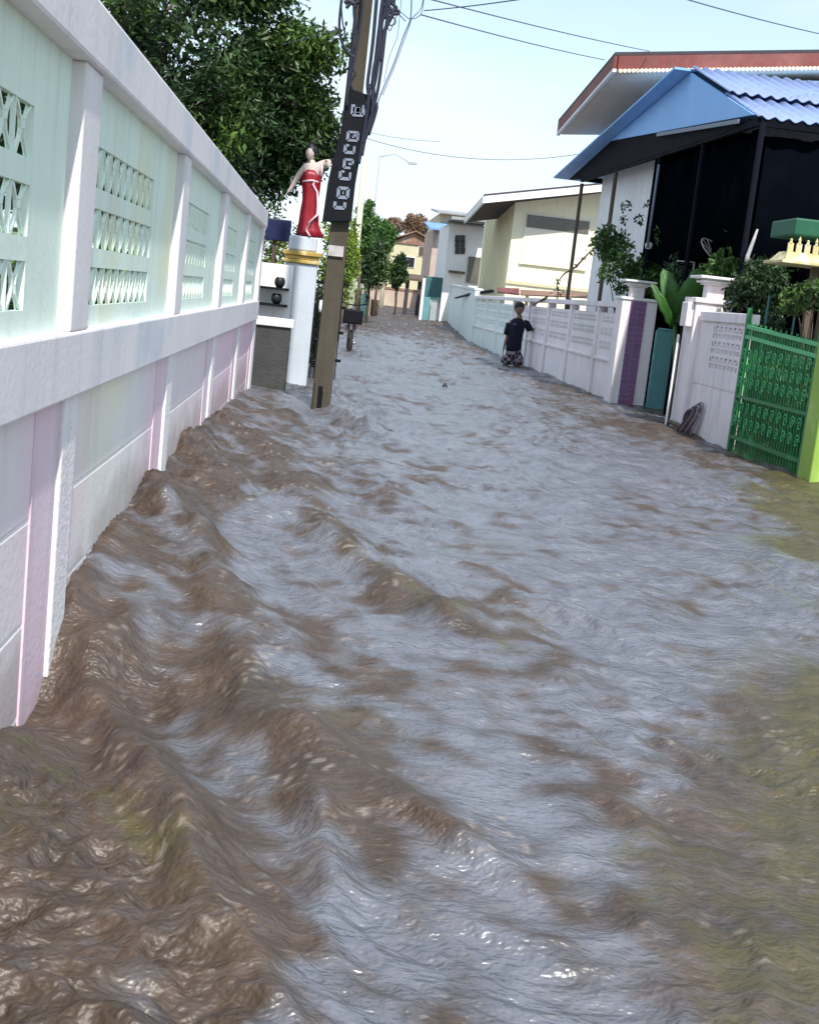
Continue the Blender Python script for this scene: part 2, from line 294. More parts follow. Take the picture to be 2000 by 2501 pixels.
def water_h(X, Y):
    far = np.clip((Y-14)/30, 0, 1)
    a = R(24); U = X*math.cos(a)+Y*math.sin(a); V = -X*math.sin(a)+Y*math.cos(a)
    wx = perlin(X*.9, Y*.5, 3)*.55; wy = perlin(X*.9+7, Y*.5+3, 4)*.55
    h = .050*perlin((U+wx)*1.0, (V+wy)*.55, 11)
    n1 = perlin((U+wx)*2.1, (V+wy)*1.25, 12); h += .032*(1-2.6*np.abs(n1))*(.6+.8*perlin(X*.6, Y*.35, 30)**2*4)
    n2 = perlin((U+wx*1.5)*4.6, (V+wy*1.5)*3.0, 13); h += .017*(1-2.4*np.abs(n2))
    n3 = perlin((X+wx*1.2)*8.5, (Y+wy*1.2)*8.0, 14); tb = np.clip(.65+perlin(X*1.3, Y*.8, 31)*1.5, .15, 1.4)
    h += .0125*(1-2.2*np.abs(n3))*tb
    n4 = perlin((X+wx)*15+n3*.3, (Y+wy)*22, 15); h += .0052*n4*2*tb
    n5 = perlin(X*29+n4*.3, Y*46+n3*.3, 16); h += .0016*n5*2*tb
    h *= (1+.5*far)
    side = np.exp(-np.clip(X+.71, 0, 9)/.42)
    base = np.interp(Y, WALLZ[:, 0], WALLZ[:, 1])
    h = h*(1-.45*side*np.exp(-((Y-3.3)/.5)**2))+base*side
    churn = np.clip(np.exp(-np.clip(X+.71, 0, 9)/.5)*np.clip((Y-4.2)/1, 0, 1)*np.clip((13-Y)/4, 0, 1)+np.clip((.05-X-.30*(Y-2.0))/.25, 0, 1)*np.clip((3.2-Y)/.4, 0, 1), 0, 1.3)
    h += churn*(.026*(1-2.4*np.abs(perlin((X+wx)*9, (Y+wy)*10, 41)))+.014*(1-2*np.abs(perlin(X*19+n3, Y*22, 42))))
    # smooth plunging trough just downstream of the near post
    h -= .095*np.exp(-((X+.44)/.17)**2-((Y-3.22)/.34)**2)
    h += .52*np.clip((Y-29)/47, 0, 1)**1.2*np.clip((150-Y)/20, 0, 1)
    for pts, amp, wu, wd in RIDGES:
        j = perlin(X*5, Y*3.2, 50+len(pts))*.05; h += ridge(X+j, Y+j, pts, amp, wu, wd)*(1+1.1*perlin(X*4, Y*3, 61))
    return h
def axis(segs):
    o = []
    for a, b, st in segs: o += list(np.arange(a, b, st))
    return np.array(o+[segs[-1][1]])
xs = np.concatenate([-np.geomspace(60, 1.05, 26), axis([(-1.0, 1.3, .0085), (1.3, 3.2, .013), (3.2, 4.6, .02), (4.6, 6., .06)]), np.geomspace(6.2, 70, 24)])
ys = np.concatenate([np.linspace(-5, 1.5, 34)[:-1], np.geomspace(1.5, 14, 620)[:-1], np.geomspace(14, 140, 330)])
X, Y = np.meshgrid(xs, ys); Z = water_h(X, Y)
ny, nx = X.shape
co = np.stack([X, Y, Z], -1).reshape(-1, 3).astype(np.float32)
idx = np.arange(ny*nx).reshape(ny, nx)
q = np.stack([idx[:-1, :-1], idx[:-1, 1:], idx[1:, 1:], idx[1:, :-1]], -1).reshape(-1, 4).astype(np.int32)
me = bpy.data.meshes.new('water'); me.vertices.add(len(co)); me.vertices.foreach_set('co', co.ravel())
me.loops.add(q.size); me.loops.foreach_set('vertex_index', q.ravel())
me.polygons.add(len(q)); me.polygons.foreach_set('loop_start', np.arange(0, q.size, 4, dtype=np.int32)); me.polygons.foreach_set('loop_total', np.full(len(q), 4, dtype=np.int32))
me.update(calc_edges=True); me.shade_smooth()
# silt: how thick with mud (0 grey, 1 brown); olive: yellow-green tint set by position; foam flecks on broken crests
crest = sum(ridge(X, Y, p, 1, .16, .12) for p, *_ in RIDGES[:5])
leftm = np.exp(-np.clip(X+.71, 0, 9)/.55)*np.clip((14-Y)/4, 0, 1)
nearl = np.clip((.15-X-.25*(Y-2.2))/.5, 0, 1)*np.clip((4.2-Y)/1.0, 0, 1)
rightb = np.clip((X-2.6+.8*perlin(X*.8, Y*.25, 78))/.9, 0, 1)*np.clip((40-Y)/20, 0, 1)
farb = np.clip((Y-30)/14, 0, 1)
silt = np.clip(.05+.8*crest*np.clip(1.2-.02*Y, .2, 1)+1.0*leftm+1.1*nearl+.7*rightb+1.2*farb+.7*perlin(X*.9+2, Y*.45, 71)+1.1*perlin(X*3, Y*2, 72)+1.1*perlin(X*8, Y*7, 73), 0, 1)
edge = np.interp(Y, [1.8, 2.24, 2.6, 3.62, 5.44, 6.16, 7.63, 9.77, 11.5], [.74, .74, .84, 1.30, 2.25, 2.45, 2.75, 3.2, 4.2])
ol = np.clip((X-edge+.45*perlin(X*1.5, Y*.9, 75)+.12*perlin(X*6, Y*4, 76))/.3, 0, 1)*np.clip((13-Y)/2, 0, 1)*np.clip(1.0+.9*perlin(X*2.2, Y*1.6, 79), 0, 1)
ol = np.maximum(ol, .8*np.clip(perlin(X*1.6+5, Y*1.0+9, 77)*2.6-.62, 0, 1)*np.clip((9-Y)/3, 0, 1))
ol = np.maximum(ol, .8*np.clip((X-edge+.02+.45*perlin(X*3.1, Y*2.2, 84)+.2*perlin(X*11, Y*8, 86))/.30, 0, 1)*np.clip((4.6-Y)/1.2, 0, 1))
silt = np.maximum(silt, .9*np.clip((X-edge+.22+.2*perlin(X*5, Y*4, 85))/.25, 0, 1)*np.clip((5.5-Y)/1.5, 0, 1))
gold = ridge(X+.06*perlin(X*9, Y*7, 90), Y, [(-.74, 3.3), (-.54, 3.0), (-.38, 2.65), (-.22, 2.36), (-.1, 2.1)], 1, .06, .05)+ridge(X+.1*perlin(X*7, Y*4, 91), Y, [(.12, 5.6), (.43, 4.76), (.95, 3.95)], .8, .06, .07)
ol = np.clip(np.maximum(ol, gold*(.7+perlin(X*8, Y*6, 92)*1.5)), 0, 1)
lap = np.zeros_like(Z); sm = (Z[:-2, 1:-1]+Z[2:, 1:-1]+Z[1:-1, :-2]+Z[1:-1, 2:])/4; lap[1:-1, 1:-1] = Z[1:-1, 1:-1]-sm
foam = np.clip(perlin(X*5, Y*4, 81)*1.3+perlin(X*34, Y*30, 82)*1.8+crest*.35-.95, 0, .8)
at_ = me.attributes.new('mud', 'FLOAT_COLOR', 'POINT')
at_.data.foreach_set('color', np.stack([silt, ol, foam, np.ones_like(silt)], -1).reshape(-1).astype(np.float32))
m = bpy.data.materials.new('muddy flood water'); m.use_nodes = True; N = m.node_tree.nodes; L = m.node_tree.links; b = N['Principled BSDF']
at = N.new('ShaderNodeAttribute'); at.attribute_name = 'mud'; sp = N.new('ShaderNodeSeparateColor'); L.new(at.outputs['Color'], sp.inputs[0])
def mixc(A, B, fac):
    k = N.new('ShaderNodeMix'); k.data_type = 'RGBA'
    for nm, val in (('A', A), ('B', B)):
        if isinstance(val, tuple): k.inputs[nm].default_value = (*val, 1)
        else: L.new(val, k.inputs[nm])
    L.new(fac, k.inputs['Factor']); return k.outputs['Result']
g = N.new('ShaderNodeNewGeometry'); nf = N.new('ShaderNodeTexNoise'); nf.inputs['Scale'].default_value = 5.; nf.inputs['Detail'].default_value = 9; nf.inputs['Roughness'].default_value = .7
L.new(g.outputs['Position'], nf.inputs['Vector'])
mps = N.new('ShaderNodeMapping'); mps.inputs['Scale'].default_value = (1, 2.0, 1); mps.inputs['Rotation'].default_value = (0, 0, R(10)); L.new(g.outputs['Position'], mps.inputs['Vector'])
ns = N.new('ShaderNodeTexNoise'); ns.inputs['Scale'].default_value = 13; ns.inputs['Detail'].default_value = 10; ns.inputs['Roughness'].default_value = .72; L.new(mps.outputs[0], ns.inputs['Vector'])
def torn(sock, lo, hi, k):
    a_ = N.new('ShaderNodeMath'); a_.operation = 'MULTIPLY_ADD'; a_.inputs[1].default_value = k; L.new(ns.outputs['Fac'], a_.inputs[0]); L.new(sock, a_.inputs[2])
    m_ = N.new('ShaderNodeMapRange'); m_.interpolation_type = 'SMOOTHSTEP'; m_.inputs['From Min'].default_value = lo+k*.5; m_.inputs['From Max'].default_value = hi+k*.5; L.new(a_.outputs[0], m_.inputs['Value']); return m_.outputs[0]
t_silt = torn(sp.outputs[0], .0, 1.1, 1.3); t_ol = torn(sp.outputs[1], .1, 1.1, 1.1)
c = mixc((.128, .128, .150), (.066, .042, .027), t_silt)
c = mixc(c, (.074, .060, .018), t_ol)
nr = N.new('ShaderNodeMapRange'); nr.inputs['From Min'].default_value = .35; nr.inputs['From Max'].default_value = .7; nr.inputs['To Min'].default_value = .65; nr.inputs['To Max'].default_value = 1.35
L.new(nf.outputs['Fac'], nr.inputs['Value']); vs = N.new('ShaderNodeVectorMath'); vs.operation = 'SCALE'; L.new(c, vs.inputs[0]); L.new(nr.outputs[0], vs.inputs['Scale'])
c = mixc(vs.outputs[0], (.30, .25, .21), sp.outputs[2])
L.new(c, b.inputs['Base Color'])
b.inputs['IOR'].default_value = 1.75; b.inputs['Specular IOR Level'].default_value = .9
mxs = N.new('ShaderNodeMath'); mxs.operation = 'MAXIMUM'; L.new(t_silt, mxs.inputs[0]); L.new(t_ol, mxs.inputs[1])
ssp = N.new('ShaderNodeMapRange'); ssp.inputs['To Min'].default_value = .95; ssp.inputs['To Max'].default_value = .32; L.new(mxs.outputs[0], ssp.inputs['Value']); L.new(ssp.outputs[0], b.inputs['Specular IOR Level'])
fr = N.new('ShaderNodeMapRange'); fr.inputs['To Min'].default_value = .30; fr.inputs['To Max'].default_value = .50; L.new(mxs.outputs[0], fr.inputs['Value']); L.new(fr.outputs[0], b.inputs['Roughness'])
mpw = N.new('ShaderNodeMapping'); mpw.inputs['Rotation'].default_value = (0, 0, R(12)); mpw.inputs['Scale'].default_value = (1, 1.5, 1); L.new(g.outputs['Position'], mpw.inputs['Vector'])
b1 = N.new('ShaderNodeTexNoise'); b1.inputs['Scale'].default_value = 11; b1.inputs['Detail'].default_value = 3; b1.inputs['Roughness'].default_value = .68; b1.inputs['Distortion'].default_value = .15; L.new(mpw.outputs[0], b1.inputs['Vector'])
b2 = N.new('ShaderNodeTexNoise'); b2.inputs['Scale'].default_value = 42; b2.inputs['Detail'].default_value = 4; b2.inputs['Distortion'].default_value = .1; L.new(mpw.outputs[0], b2.inputs['Vector'])
p1 = N.new('ShaderNodeBump'); p1.inputs['Strength'].default_value = .48; p1.inputs['Distance'].default_value = .06
p2 = N.new('ShaderNodeBump'); p2.inputs['Strength'].default_value = .35; p2.inputs['Distance'].default_value = .010
L.new(b1.outputs['Fac'], p1.inputs['Height']); L.new(b2.outputs['Fac'], p2.inputs['Height']); L.new(p1.outputs[0], p2.inputs['Normal']); L.new(p2.outputs[0], b.inputs['Normal'])
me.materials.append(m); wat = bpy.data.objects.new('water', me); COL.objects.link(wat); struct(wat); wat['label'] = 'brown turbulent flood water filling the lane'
# ground under the flood
gm = MB(); gm.add([(-1500, -300, -.7), (1500, -300, -.7), (1500, 2500, -.7), (-1500, 2500, -.7)], [(0, 1, 2, 3)])
M['soil'] = mat('brown soil', (.11, .085, .055), .95, .3, .4, .3, 3, c2=(.06, .09, .03), c2sc=.02)
struct(gm.build('ground', M['soil']))
def wz(x, y): return float(water_h(np.array([[float(x)]]), np.array([[float(y)]]))[0, 0])

# ------------------------------------------------------------------ left boundary wall
XF = -.71
lw = thing('boundary_wall', 'long lavender and mint breeze block wall with pinkish lower half at left', 'wall', (XF, 3, 0))
POSTS = [-3.37, -.98, 1.40, 3.78, 6.20, 8.58, 10.92, 13.18]
MB().box(XF-.20, XF+.018, -3.6, 13.36, 1.735, 1.905).build('cap_rail', M['lavender'], lw, bevel=.012)
MB().box(XF-.15, XF+.006, -3.6, 13.33, .81, 1.0).build('ledge_beam', M['lavender'], lw, bevel=.008)
def arc(mb, xa, xb, pts, th):
    for (y0, z0), (y1, z1) in zip(pts[:-1], pts[1:]):
        dy, dz = y1-y0, z1-z0; l = math.hypot(dy, dz); ny_, nz_ = -dz/l*th/2, dy/l*th/2
        mb.hexa([(xa, y0-ny_, z0-nz_), (xb, y0-ny_, z0-nz_), (xb, y1-ny_, z1-nz_), (xa, y1-ny_, z1-nz_),
                 (xa, y0+ny_, z0+nz_), (xb, y0+ny_, z0+nz_), (xb, y1+ny_, z1+nz_), (xa, y1+ny_, z1+nz_)])
def breeze(mb, xa, xb, y0, y1, z0, z1, seg=6):
    w, h = y1-y0, z1-z0; t = .0075; e = .0015
    mb.box(xa-e, xb+e, y0-t/2, y0+t/2, z0+.001, z1-.001)
    for sgn in (1, -1):        # two bows back to back
        cy = y0+(w*.06 if sgn > 0 else w*.94); pts = []
        for k in range(seg+1):
            a = -1+2*k/seg; pts.append((cy+sgn*(w*.36*(1-a*a)), z0+h*.5+a*h*.5))
        arc(mb, xa, xb, pts, t*1.15)
    for zc, sg in ((z0, 1), (z1, -1)):   # small arches top and bottom
        pts = [(y0+w*(.27+.46*k/seg), zc+sg*h*.30*math.sin(math.pi*k/seg)) for k in range(seg+1)]
        arc(mb, xa+.004, xb-.004, pts, t)
ROWS = [(1.065, 1.185), (1.245, 1.368), (1.43, 1.555)]
for i in range(len(POSTS)-1):
    a, b_ = POSTS[i]+.115, POSTS[i+1]-.115
    pm = MB(); xa, xb = XF-.058, XF-.040
    y0, yE = a+.045, b_-(.42 if i in (1, 2) else .70)
    if i == len(POSTS)-2: yE = b_-.5
    zs = [1.0]+[z for r in ROWS for z in r]+[1.735]
    for k in range(0, len(zs), 2): pm.box(xa, xb, a, b_, zs[k]-(.02 if k == 0 else 0), zs[k+1]+(.02 if k == 6 else 0))
    for (z0, z1) in ROWS:
        pm.box(xa, xb, a, y0, z0, z1); pm.box(xa, xb, yE, b_, z0, z1)
        nb = 10; st = (yE-y0)/nb
        if i >= 2:
            for k in range(nb): breeze(pm, xa+.005, xb-.004, y0+k*st, y0+(k+1)*st, z0, z1, 6 if i < 4 else 4)
        else: pm.box(xa+.002, xb-.01, y0, yE, z0, z1)
    pm.build('breeze_block_panel', M['mint'], lw)
    lo = MB(); zz = [-.75, -.06, .21, .50, .815]
    for k in range(4):
        lo.box(XF-.12, XF-.034, a-.01, b_+.01, zz[k]+.004, zz[k+1]-.004)
    lo.build('lower_panel', M['lower'], lw, bevel=.006)
    jt = MB()
    for z in zz[1:4]: jt.box(XF-.11, XF-.036, a-.005, b_+.005, z-.005, z+.005)
    jt.build('mortar_joint', M['white'], lw)
for i, y in enumerate(POSTS):
    MB().box(XF-.16, XF, y-.125, y+.125, 1.0, 1.735).build('upper_post', M['lavender'], lw, bevel=.008)
    MB().box(XF-.17, XF-.014, y-.06, y+.14, -.8, .812).build('lower_post', M['cream'], lw, bevel=.008)
    MB().box(XF-.10, XF-.028, y-.36, y-.06, -.8, .811).build('pink_pilaster', M['pink'], lw, bevel=.003)
MB().box(XF-.2, XF-.01, 13.3, 13.42, -.8, 1.80).build('end_post', M['lavender'], lw, bevel=.008)

# ------------------------------------------------------------------ foliage
def leaves(cents, radii, n, size, asp=.38, droop=.2, seed=1, shell=.55):
    """n leaf faces scattered in ellipsoidal clumps; returns verts, quads"""
    r = np.random.default_rng(seed); cents = np.array(cents, float); radii = np.array(radii, float)
    if radii.ndim == 1: radii = np.repeat(radii[:, None], 3, 1)
    vol = radii.prod(1)**.75; k = r.choice(len(cents), n, p=vol/vol.sum())
    d = r.normal(size=(n, 3)); d /= np.linalg.norm(d, axis=1)[:, None]
    rad = shell+(1-shell)*r.random(n)**.7; rad *= (1+.25*r.normal(size=n)*.6)
    c = cents[k]+d*radii[k]*rad[:, None]
    ax = d*.7+r.normal(size=(n, 3))*.7; ax[:, 2] -= droop; ax /= np.linalg.norm(ax, axis=1)[:, None]
    up = r.normal(size=(n, 3))+np.array([0, 0, 1.0]); sd = np.cross(ax, up); sd /= np.linalg.norm(sd, axis=1)[:, None]
    s = size*(.6+.8*r.random(n))[:, None]
    nrm = np.cross(ax, sd)
    p0 = c-ax*s*.5; p2 = c+ax*s*.5-nrm*s*.06; p1 = c+sd*s*asp*.5+nrm*s*.05; p3 = c-sd*s*asp*.5+nrm*s*.05
    return np.stack([p0, p1, p2, p3], 1).reshape(-1, 3), np.arange(4*n).reshape(-1, 4)
def leafobj(name, vf, m, parent):
    v, f = vf; v = v-np.array(ORG[parent.name]); me = bpy.data.meshes.new(name)
    me.from_pydata(v.tolist(), [], f.tolist()); me.materials.append(m); o = bpy.data.objects.new(name, me); COL.objects.link(o); o.parent = parent; return o
def clumps(c, rad, n, cr, seed, flat=1.0):
    r = np.random.default_rng(seed); out = []
    for _ in range(n):
        d = r.normal(size=3); d /= np.linalg.norm(d); q = r.random()**.45
        out.append((c[0]+d[0]*rad[0]*q, c[1]+d[1]*rad[1]*q, c[2]+d[2]*rad[2]*q))
    return out, [cr*(.6+.7*r.random()) for _ in range(n)]
def tree(name, label, cat, base, crowns, n, size, m, trunk_r=.12, seed=1, group=None, asp=.38, cr=.4, nc=40, limbs=6, shell=.45):
    t = thing(name, label, cat, base, group); C_, R_ = [], []
    for j, (c, rad) in enumerate(crowns):
        a, b2 = clumps(c, rad, nc, cr, seed*10+j); C_ += a; R_ += b2
    leafobj('crown', leaves(C_, R_, n, size, asp, seed=seed, shell=shell), m, t)
    tb = MB(); c0 = Vector(crowns[0][0]); bz = Vector(base); top = bz.lerp(c0, .75)
    tb.tube([bz-Vector((0, 0, .6)), bz.lerp(top, .5)+Vector((.03, 0, 0)), top], [trunk_r*1.2, trunk_r, trunk_r*.6], 8)
    rr = random.Random(seed)
    for k in range(limbs):
        e = Vector(C_[rr.randrange(len(C_))]); st = bz.lerp(top, rr.uniform(.45, .95)); md = st.lerp(e, .5)+Vector((0, 0, .1))
        tb.tube([st, md, e], [trunk_r*.5, trunk_r*.3, trunk_r*.1], 5)
    tb.build('trunk', M['bark'], t, smooth=True); return t

tree('leafy_tree', 'large dark leafy tree rising behind the long breeze block wall', 'tree', (-2.6, 15.5, 0),
     [((-2.7, 15.6, 4.0), (1.75, 1.5, 1.35)), ((-1.75, 16.6, 3.05), (.85, .8, .85)), ((-3.9, 15.8, 5.3), (2.0, 1.6, 1.5)), ((-1.1, 17.2, 3.55), (.62, .6, .55)), ((-.85, 17.0, 4.1), (.72, .5, .30)), ((-.55, 17.2, 3.2), (.42, .4, .45)), ((-1.6, 16.8, 4.8), (.8, .5, .4)), ((-1.05, 17.3, 2.75), (.5, .4, .35)), ((-3.3, 14.6, 2.6), (1.6, .9, .9))],
     60000, .105, M['leafdark'], .16, 3, cr=.30, nc=60, limbs=22, shell=.15)
tree('shade_tree', 'dark round tree crown farther back above the lavender wall cap', 'tree', (-5.5, 19.0, 0),
     [((-5.2, 19.5, 4.0), (3.2, 1.6, 2.3)), ((-3.2, 20, 2.8), (2.0, 1.2, 1.1))], 14000, .22, M['leafdark'], .2, 5, cr=.7, nc=40)
tree('added_hedge', 'dense dark hedge added close behind the breeze block wall to darken its holes', 'hedge', (-1.3, 6.5, -.4),
     [((-1.22, 3.2, .75), (.16, 1.5, .7)), ((-1.22, 5.8, .75), (.16, 1.8, .7)), ((-1.22, 9.2, .75), (.16, 2.4, .7)), ((-1.25, 12.2, .75), (.16, 1.5, .7))], 16000, .09, M['leafdark'], .03, 8, cr=.19, nc=60, limbs=4, shell=.1)  # hedge added so the wall openings look dark
tree('lime_shrub', 'yellow green shrub around the red statue pedestal', 'shrub', (-.55, 17.6, 0),
     [((-.95, 17.8, 1.75), (.45, .4, .45)), ((.02, 17.6, 1.72), (.24, .3, .42)), ((-.75, 17.9, 1.3), (.4, .3, .35)), ((.1, 17.6, 1.35), (.16, .3, .3))], 6000, .07, M['leaflime'], .04, 9, cr=.18, nc=22)

# navy board hanging under the tree
MBo = MB(); a = onY(652, 530, 16.6); c_ = onY(712, 592, 16.6); MBo.box(a[0], c_[0]-.02, 16.58, 16.62, c_[2], a[2]-.01)
t = thing('notice_board', 'dark navy blue board on a post between the wall end and the statue', 'board', (a[0]+.1, 16.6, 0))
MBo.build('board', M['navysign'], t, bevel=.01); MB().box(a[0]+.10, a[0]+.15, 16.63, 16.68, -.6, a[2]).build('post', M['wood'], t)

# ------------------------------------------------------------------ grey block wall, shelves, pedestal, statue
t = thing('low_block_wall', 'low dark wet block wall with a white coping just past the end of the pink wall', 'wall', (-.6, 13.9, 0))
MB().box(-1.6, -.37, 13.75, 13.95, -.7, .74).build('block_face', M['darkconc'], t, bevel=.01)
MB().box(-1.62, -.34, 13.72, 13.98, .742, .83).build('coping', M['white'], t, bevel=.01)
t = thing('white_cabinet', 'white shelf stand with dark planks and round dark pots behind the low block wall', 'shelf', (-.8, 15.0, 0))
MB().box(-1.3, -.44, 15.22, 15.27, -.6, 1.42).build('back_panel', M['white'], t)
for z in (.93, 1.12): MB().box(-1.28, -.47, 14.95, 15.21, z, z+.028).build('shelf_plank', M['black'], t)
for (x, z) in ((-.60, .958), (-.58, 1.148)):
    pt = MB().lathe((x, 15.05, z), [(.035, 0), (.06, .04), (.062, .08), (.05, .11), (.04, .12)], 12).build('clay_pot', M['hair'], None, smooth=True)
    tag(pt, 'round dark pot on the %s dark plank behind the low block wall' % ('lower' if z < 1 else 'upper'), 'pot', 'pots on the plank shelves')
t = thing('statue_pedestal', 'tall pale blue white pedestal with gold bands under the red statue', 'pedestal', (-.36, 15.5, 0))
MB().box(-.545, -.165, 15.35, 15.72, -.7, 1.455).build('shaft', M['pedestal'], t, bevel=.015)
MB().box(-.575, -.14, 15.32, 15.75, 1.458, 1.50).box(-.555, -.155, 15.34, 15.73, 1.503, 1.545).box(-.585, -.13, 15.31, 15.76, 1.548, 1.60).build('gold_band', M['goldband'], t, bevel=.008)
MB().box(-.53, -.20, 15.38, 15.70, 1.603, 1.775).build('top_block', M['pedestal'], t, bevel=.02)

def skin(name, verts, edges, radii, m, parent, root=0, sub=2):
    o0 = np.array(ORG[parent.name]); me = bpy.data.meshes.new(name)
    me.from_pydata([tuple(np.array(v)-o0) for v in verts], edges, []); me.materials.append(m)
    o = bpy.data.objects.new(name, me); COL.objects.link(o); o.parent = parent
    md = o.modifiers.new('skin', 'SKIN'); md.use_smooth_shade = True
    for i, r in enumerate(radii):
        sv = me.skin_vertices[0].data[i]; sv.radius = (r, r) if not isinstance(r, tuple) else r; sv.use_root = (i == root)
    s = o.modifiers.new('sub', 'SUBSURF'); s.levels = sub; s.render_levels = sub; return o
def head_mesh(c, h, ry=0, tilt=0):
    """a head with brow, eye sockets, nose, lips, chin and ears; faces -Y before the turn"""
    bm = bmesh.new(); bmesh.ops.create_uvsphere(bm, u_segments=28, v_segments=22, radius=1)
    for v in bm.verts:
        x, y, z = v.co; w = .70-.10*max(0, -z)**1.5-.05*max(0, z); front = max(0, -y)
        X_ = x*w*(1-.22*max(0, -z)*front); Y_ = y*.86*(1-.10*max(0, -z)); Z_ = z
        if front > .5:
            Y_ -= .17*math.exp(-(x/.13)**2-((z+.12)/.16)**2)          # nose
            for s in (-1, 1): Y_ += .09*math.exp(-((x-s*.3)/.15)**2-((z-.05)/.1)**2)   # sockets
            Y_ -= .06*math.exp(-(x/.25)**2-((z+.42)/.05)**2)+.05*math.exp(-(x/.22)**2-((z+.52)/.05)**2)  # lips
            Y_ -= .08*math.exp(-(x/.2)**2-((z+.8)/.15)**2)
        for s in (-1, 1):
            if s*x > .9: X_ += s*.10*math.exp(-((z+.05)/.2)**2-(y/.2)**2)
        v.co = (X_*h/2, Y_*h/2, Z_*h/2)
    rm = Matrix.Rotation(ry, 4, 'Z') @ Matrix.Rotation(tilt, 4, 'X')
    bmesh.ops.transform(bm, matrix=Matrix.Translation(c) @ rm, verts=bm.verts); mb = MB()
    bm.verts.index_update(); mb.add([v.co[:] for v in bm.verts], [[v.index for v in f.verts] for f in bm.faces]); bm.free(); return mb
def hand(verts, edges, radii, wrist_i, p, d, side, r):
    """palm, four fingers of unequal length and a thumb grown from the wrist vertex"""
    p = Vector(p); d = Vector(d).normalized(); s = Vector(side).normalized(); n = len(verts); L_ = r*6
    verts.append(tuple(p+d*L_*.5)); radii.append((r*1.25, r*.6)); edges.append((wrist_i, n)); k = n+1
    for j, ln in enumerate((.42, .5, .46, .36)):
        o = s*(j-1.5)*r*.62; a = p+d*L_*.85+o
        verts.append(tuple(a)); radii.append(r*.32); edges.append((n, k))
        verts.append(tuple(a+d*L_*ln*.6-Vector((0, 0, r*.3)))); radii.append(r*.27); edges.append((k, k+1))
        verts.append(tuple(a+d*L_*ln-Vector((0, 0, r*.9)))); radii.append(r*.2); edges.append((k+1, k+2)); k += 3
    verts.append(tuple(p+d*L_*.45-s*r*1.7)); radii.append(r*.32); edges.append((n, k))
    verts.append(tuple(p+d*L_*.8-s*r*2.1)); radii.append(r*.26); edges.append((k, k+1))

# red statue, 1.05 m tall, right hand raised to the side with a long pale staff
st = thing('statue', 'statue of a woman in a long red dress and pink sash', 'statue', (-.33, 15.5, 1.775))
def SP(px, py, dy=0): q = onY(px, py, 15.5); return (q[0], 15.5+dy, q[2])
sv = [SP(757, 470), SP(757, 440), SP(760, 418), SP(763, 402), SP(762, 388), SP(745, 408), SP(727, 432), SP(710, 462), SP(783, 402), SP(806, 394, -.02), SP(800, 408, -.05)]
se = [(0, 1), (1, 2), (2, 3), (3, 4), (2, 5), (5, 6), (6, 7), (2, 8), (8, 9), (9, 10)]
sr = [.07, .07, .085, .045, .04, .05, .035, .026, .05, .036, .026]
hand(sv, se, sr, 7, sv[7], (-.6, 0, -.8), (0, 1, 0), .013); hand(sv, se, sr, 10, sv[10], (-.2, -.4, .6), (1, 0, 0), .013)
skin('figure', sv, se, sr, M['statueskin'], st)
hc = SP(759, 375); hb = head_mesh((hc[0], 15.5, hc[2]), .165, R(-20)).build('head', M['statueskin'], st, smooth=True)
hm = MB(); 
hm.lathe((hc[0]+.004, 15.515, hc[2]+.018), [(.064, -.05), (.074, 0), (.070, .035), (.055, .066), (.028, .082), (.03, .098), (.036, .118), (.02, .138), (.004, .145)], 14)
hm.build('hair_bun', M['hair'], st, smooth=True)
dm = MB(); prof = [((760, 416), .088), ((760, 428), .112), ((760, 440), .112), ((760, 465), .098), ((758, 490), .095), ((756, 520), .105), ((754, 545), .112), ((755, 562), .135), ((757, 578), .16)]
vs_, fs_ = [], []; nseg = 36
for (pp, rr_) in prof[::-1]:
    q_ = SP(*pp)
    for k in range(nseg):
        an = 2*math.pi*k/nseg; fl = 1+.07*math.cos(an*6)*(rr_ > .095); vs_.append((q_[0]+rr_*fl*math.cos(an), 15.5+rr_*.75*fl*math.sin(an), q_[2]))
for i in range(len(prof)-1):
    for k in range(nseg): fs_.append((i*nseg+k, i*nseg+(k+1) % nseg, (i+1)*nseg+(k+1) % nseg, (i+1)*nseg+k))
fs_ += [tuple(range(nseg))[::-1], tuple(range((len(prof)-1)*nseg, len(prof)*nseg))]
dm.add(vs_, fs_).build('red_dress', M['red'], st, smooth=True)
sm_ = MB(); sm_.tube([SP(778, 425, -.05), SP(764, 452, -.085), SP(775, 470, -.07), SP(777, 500, -.07), SP(775, 525, -.09), SP(757, 545, -.11), SP(748, 565, -.12), SP(758, 578, -.13)], [.014, .016, .016, .018, .018, .018, .018, .014], 6)
sm_.tube([SP(740, 444, -.07), SP(762, 442, -.09), SP(778, 446, -.06)], .012, 6); sm_.build('sash', M['sash'], st, smooth=True)
hg = MB(); hg.tube([SP(786, 398, -.03), SP(786, 432, -.03)], [.022, .016], 6); hg.build('sleeve_drape', M['sash'], st, smooth=True)

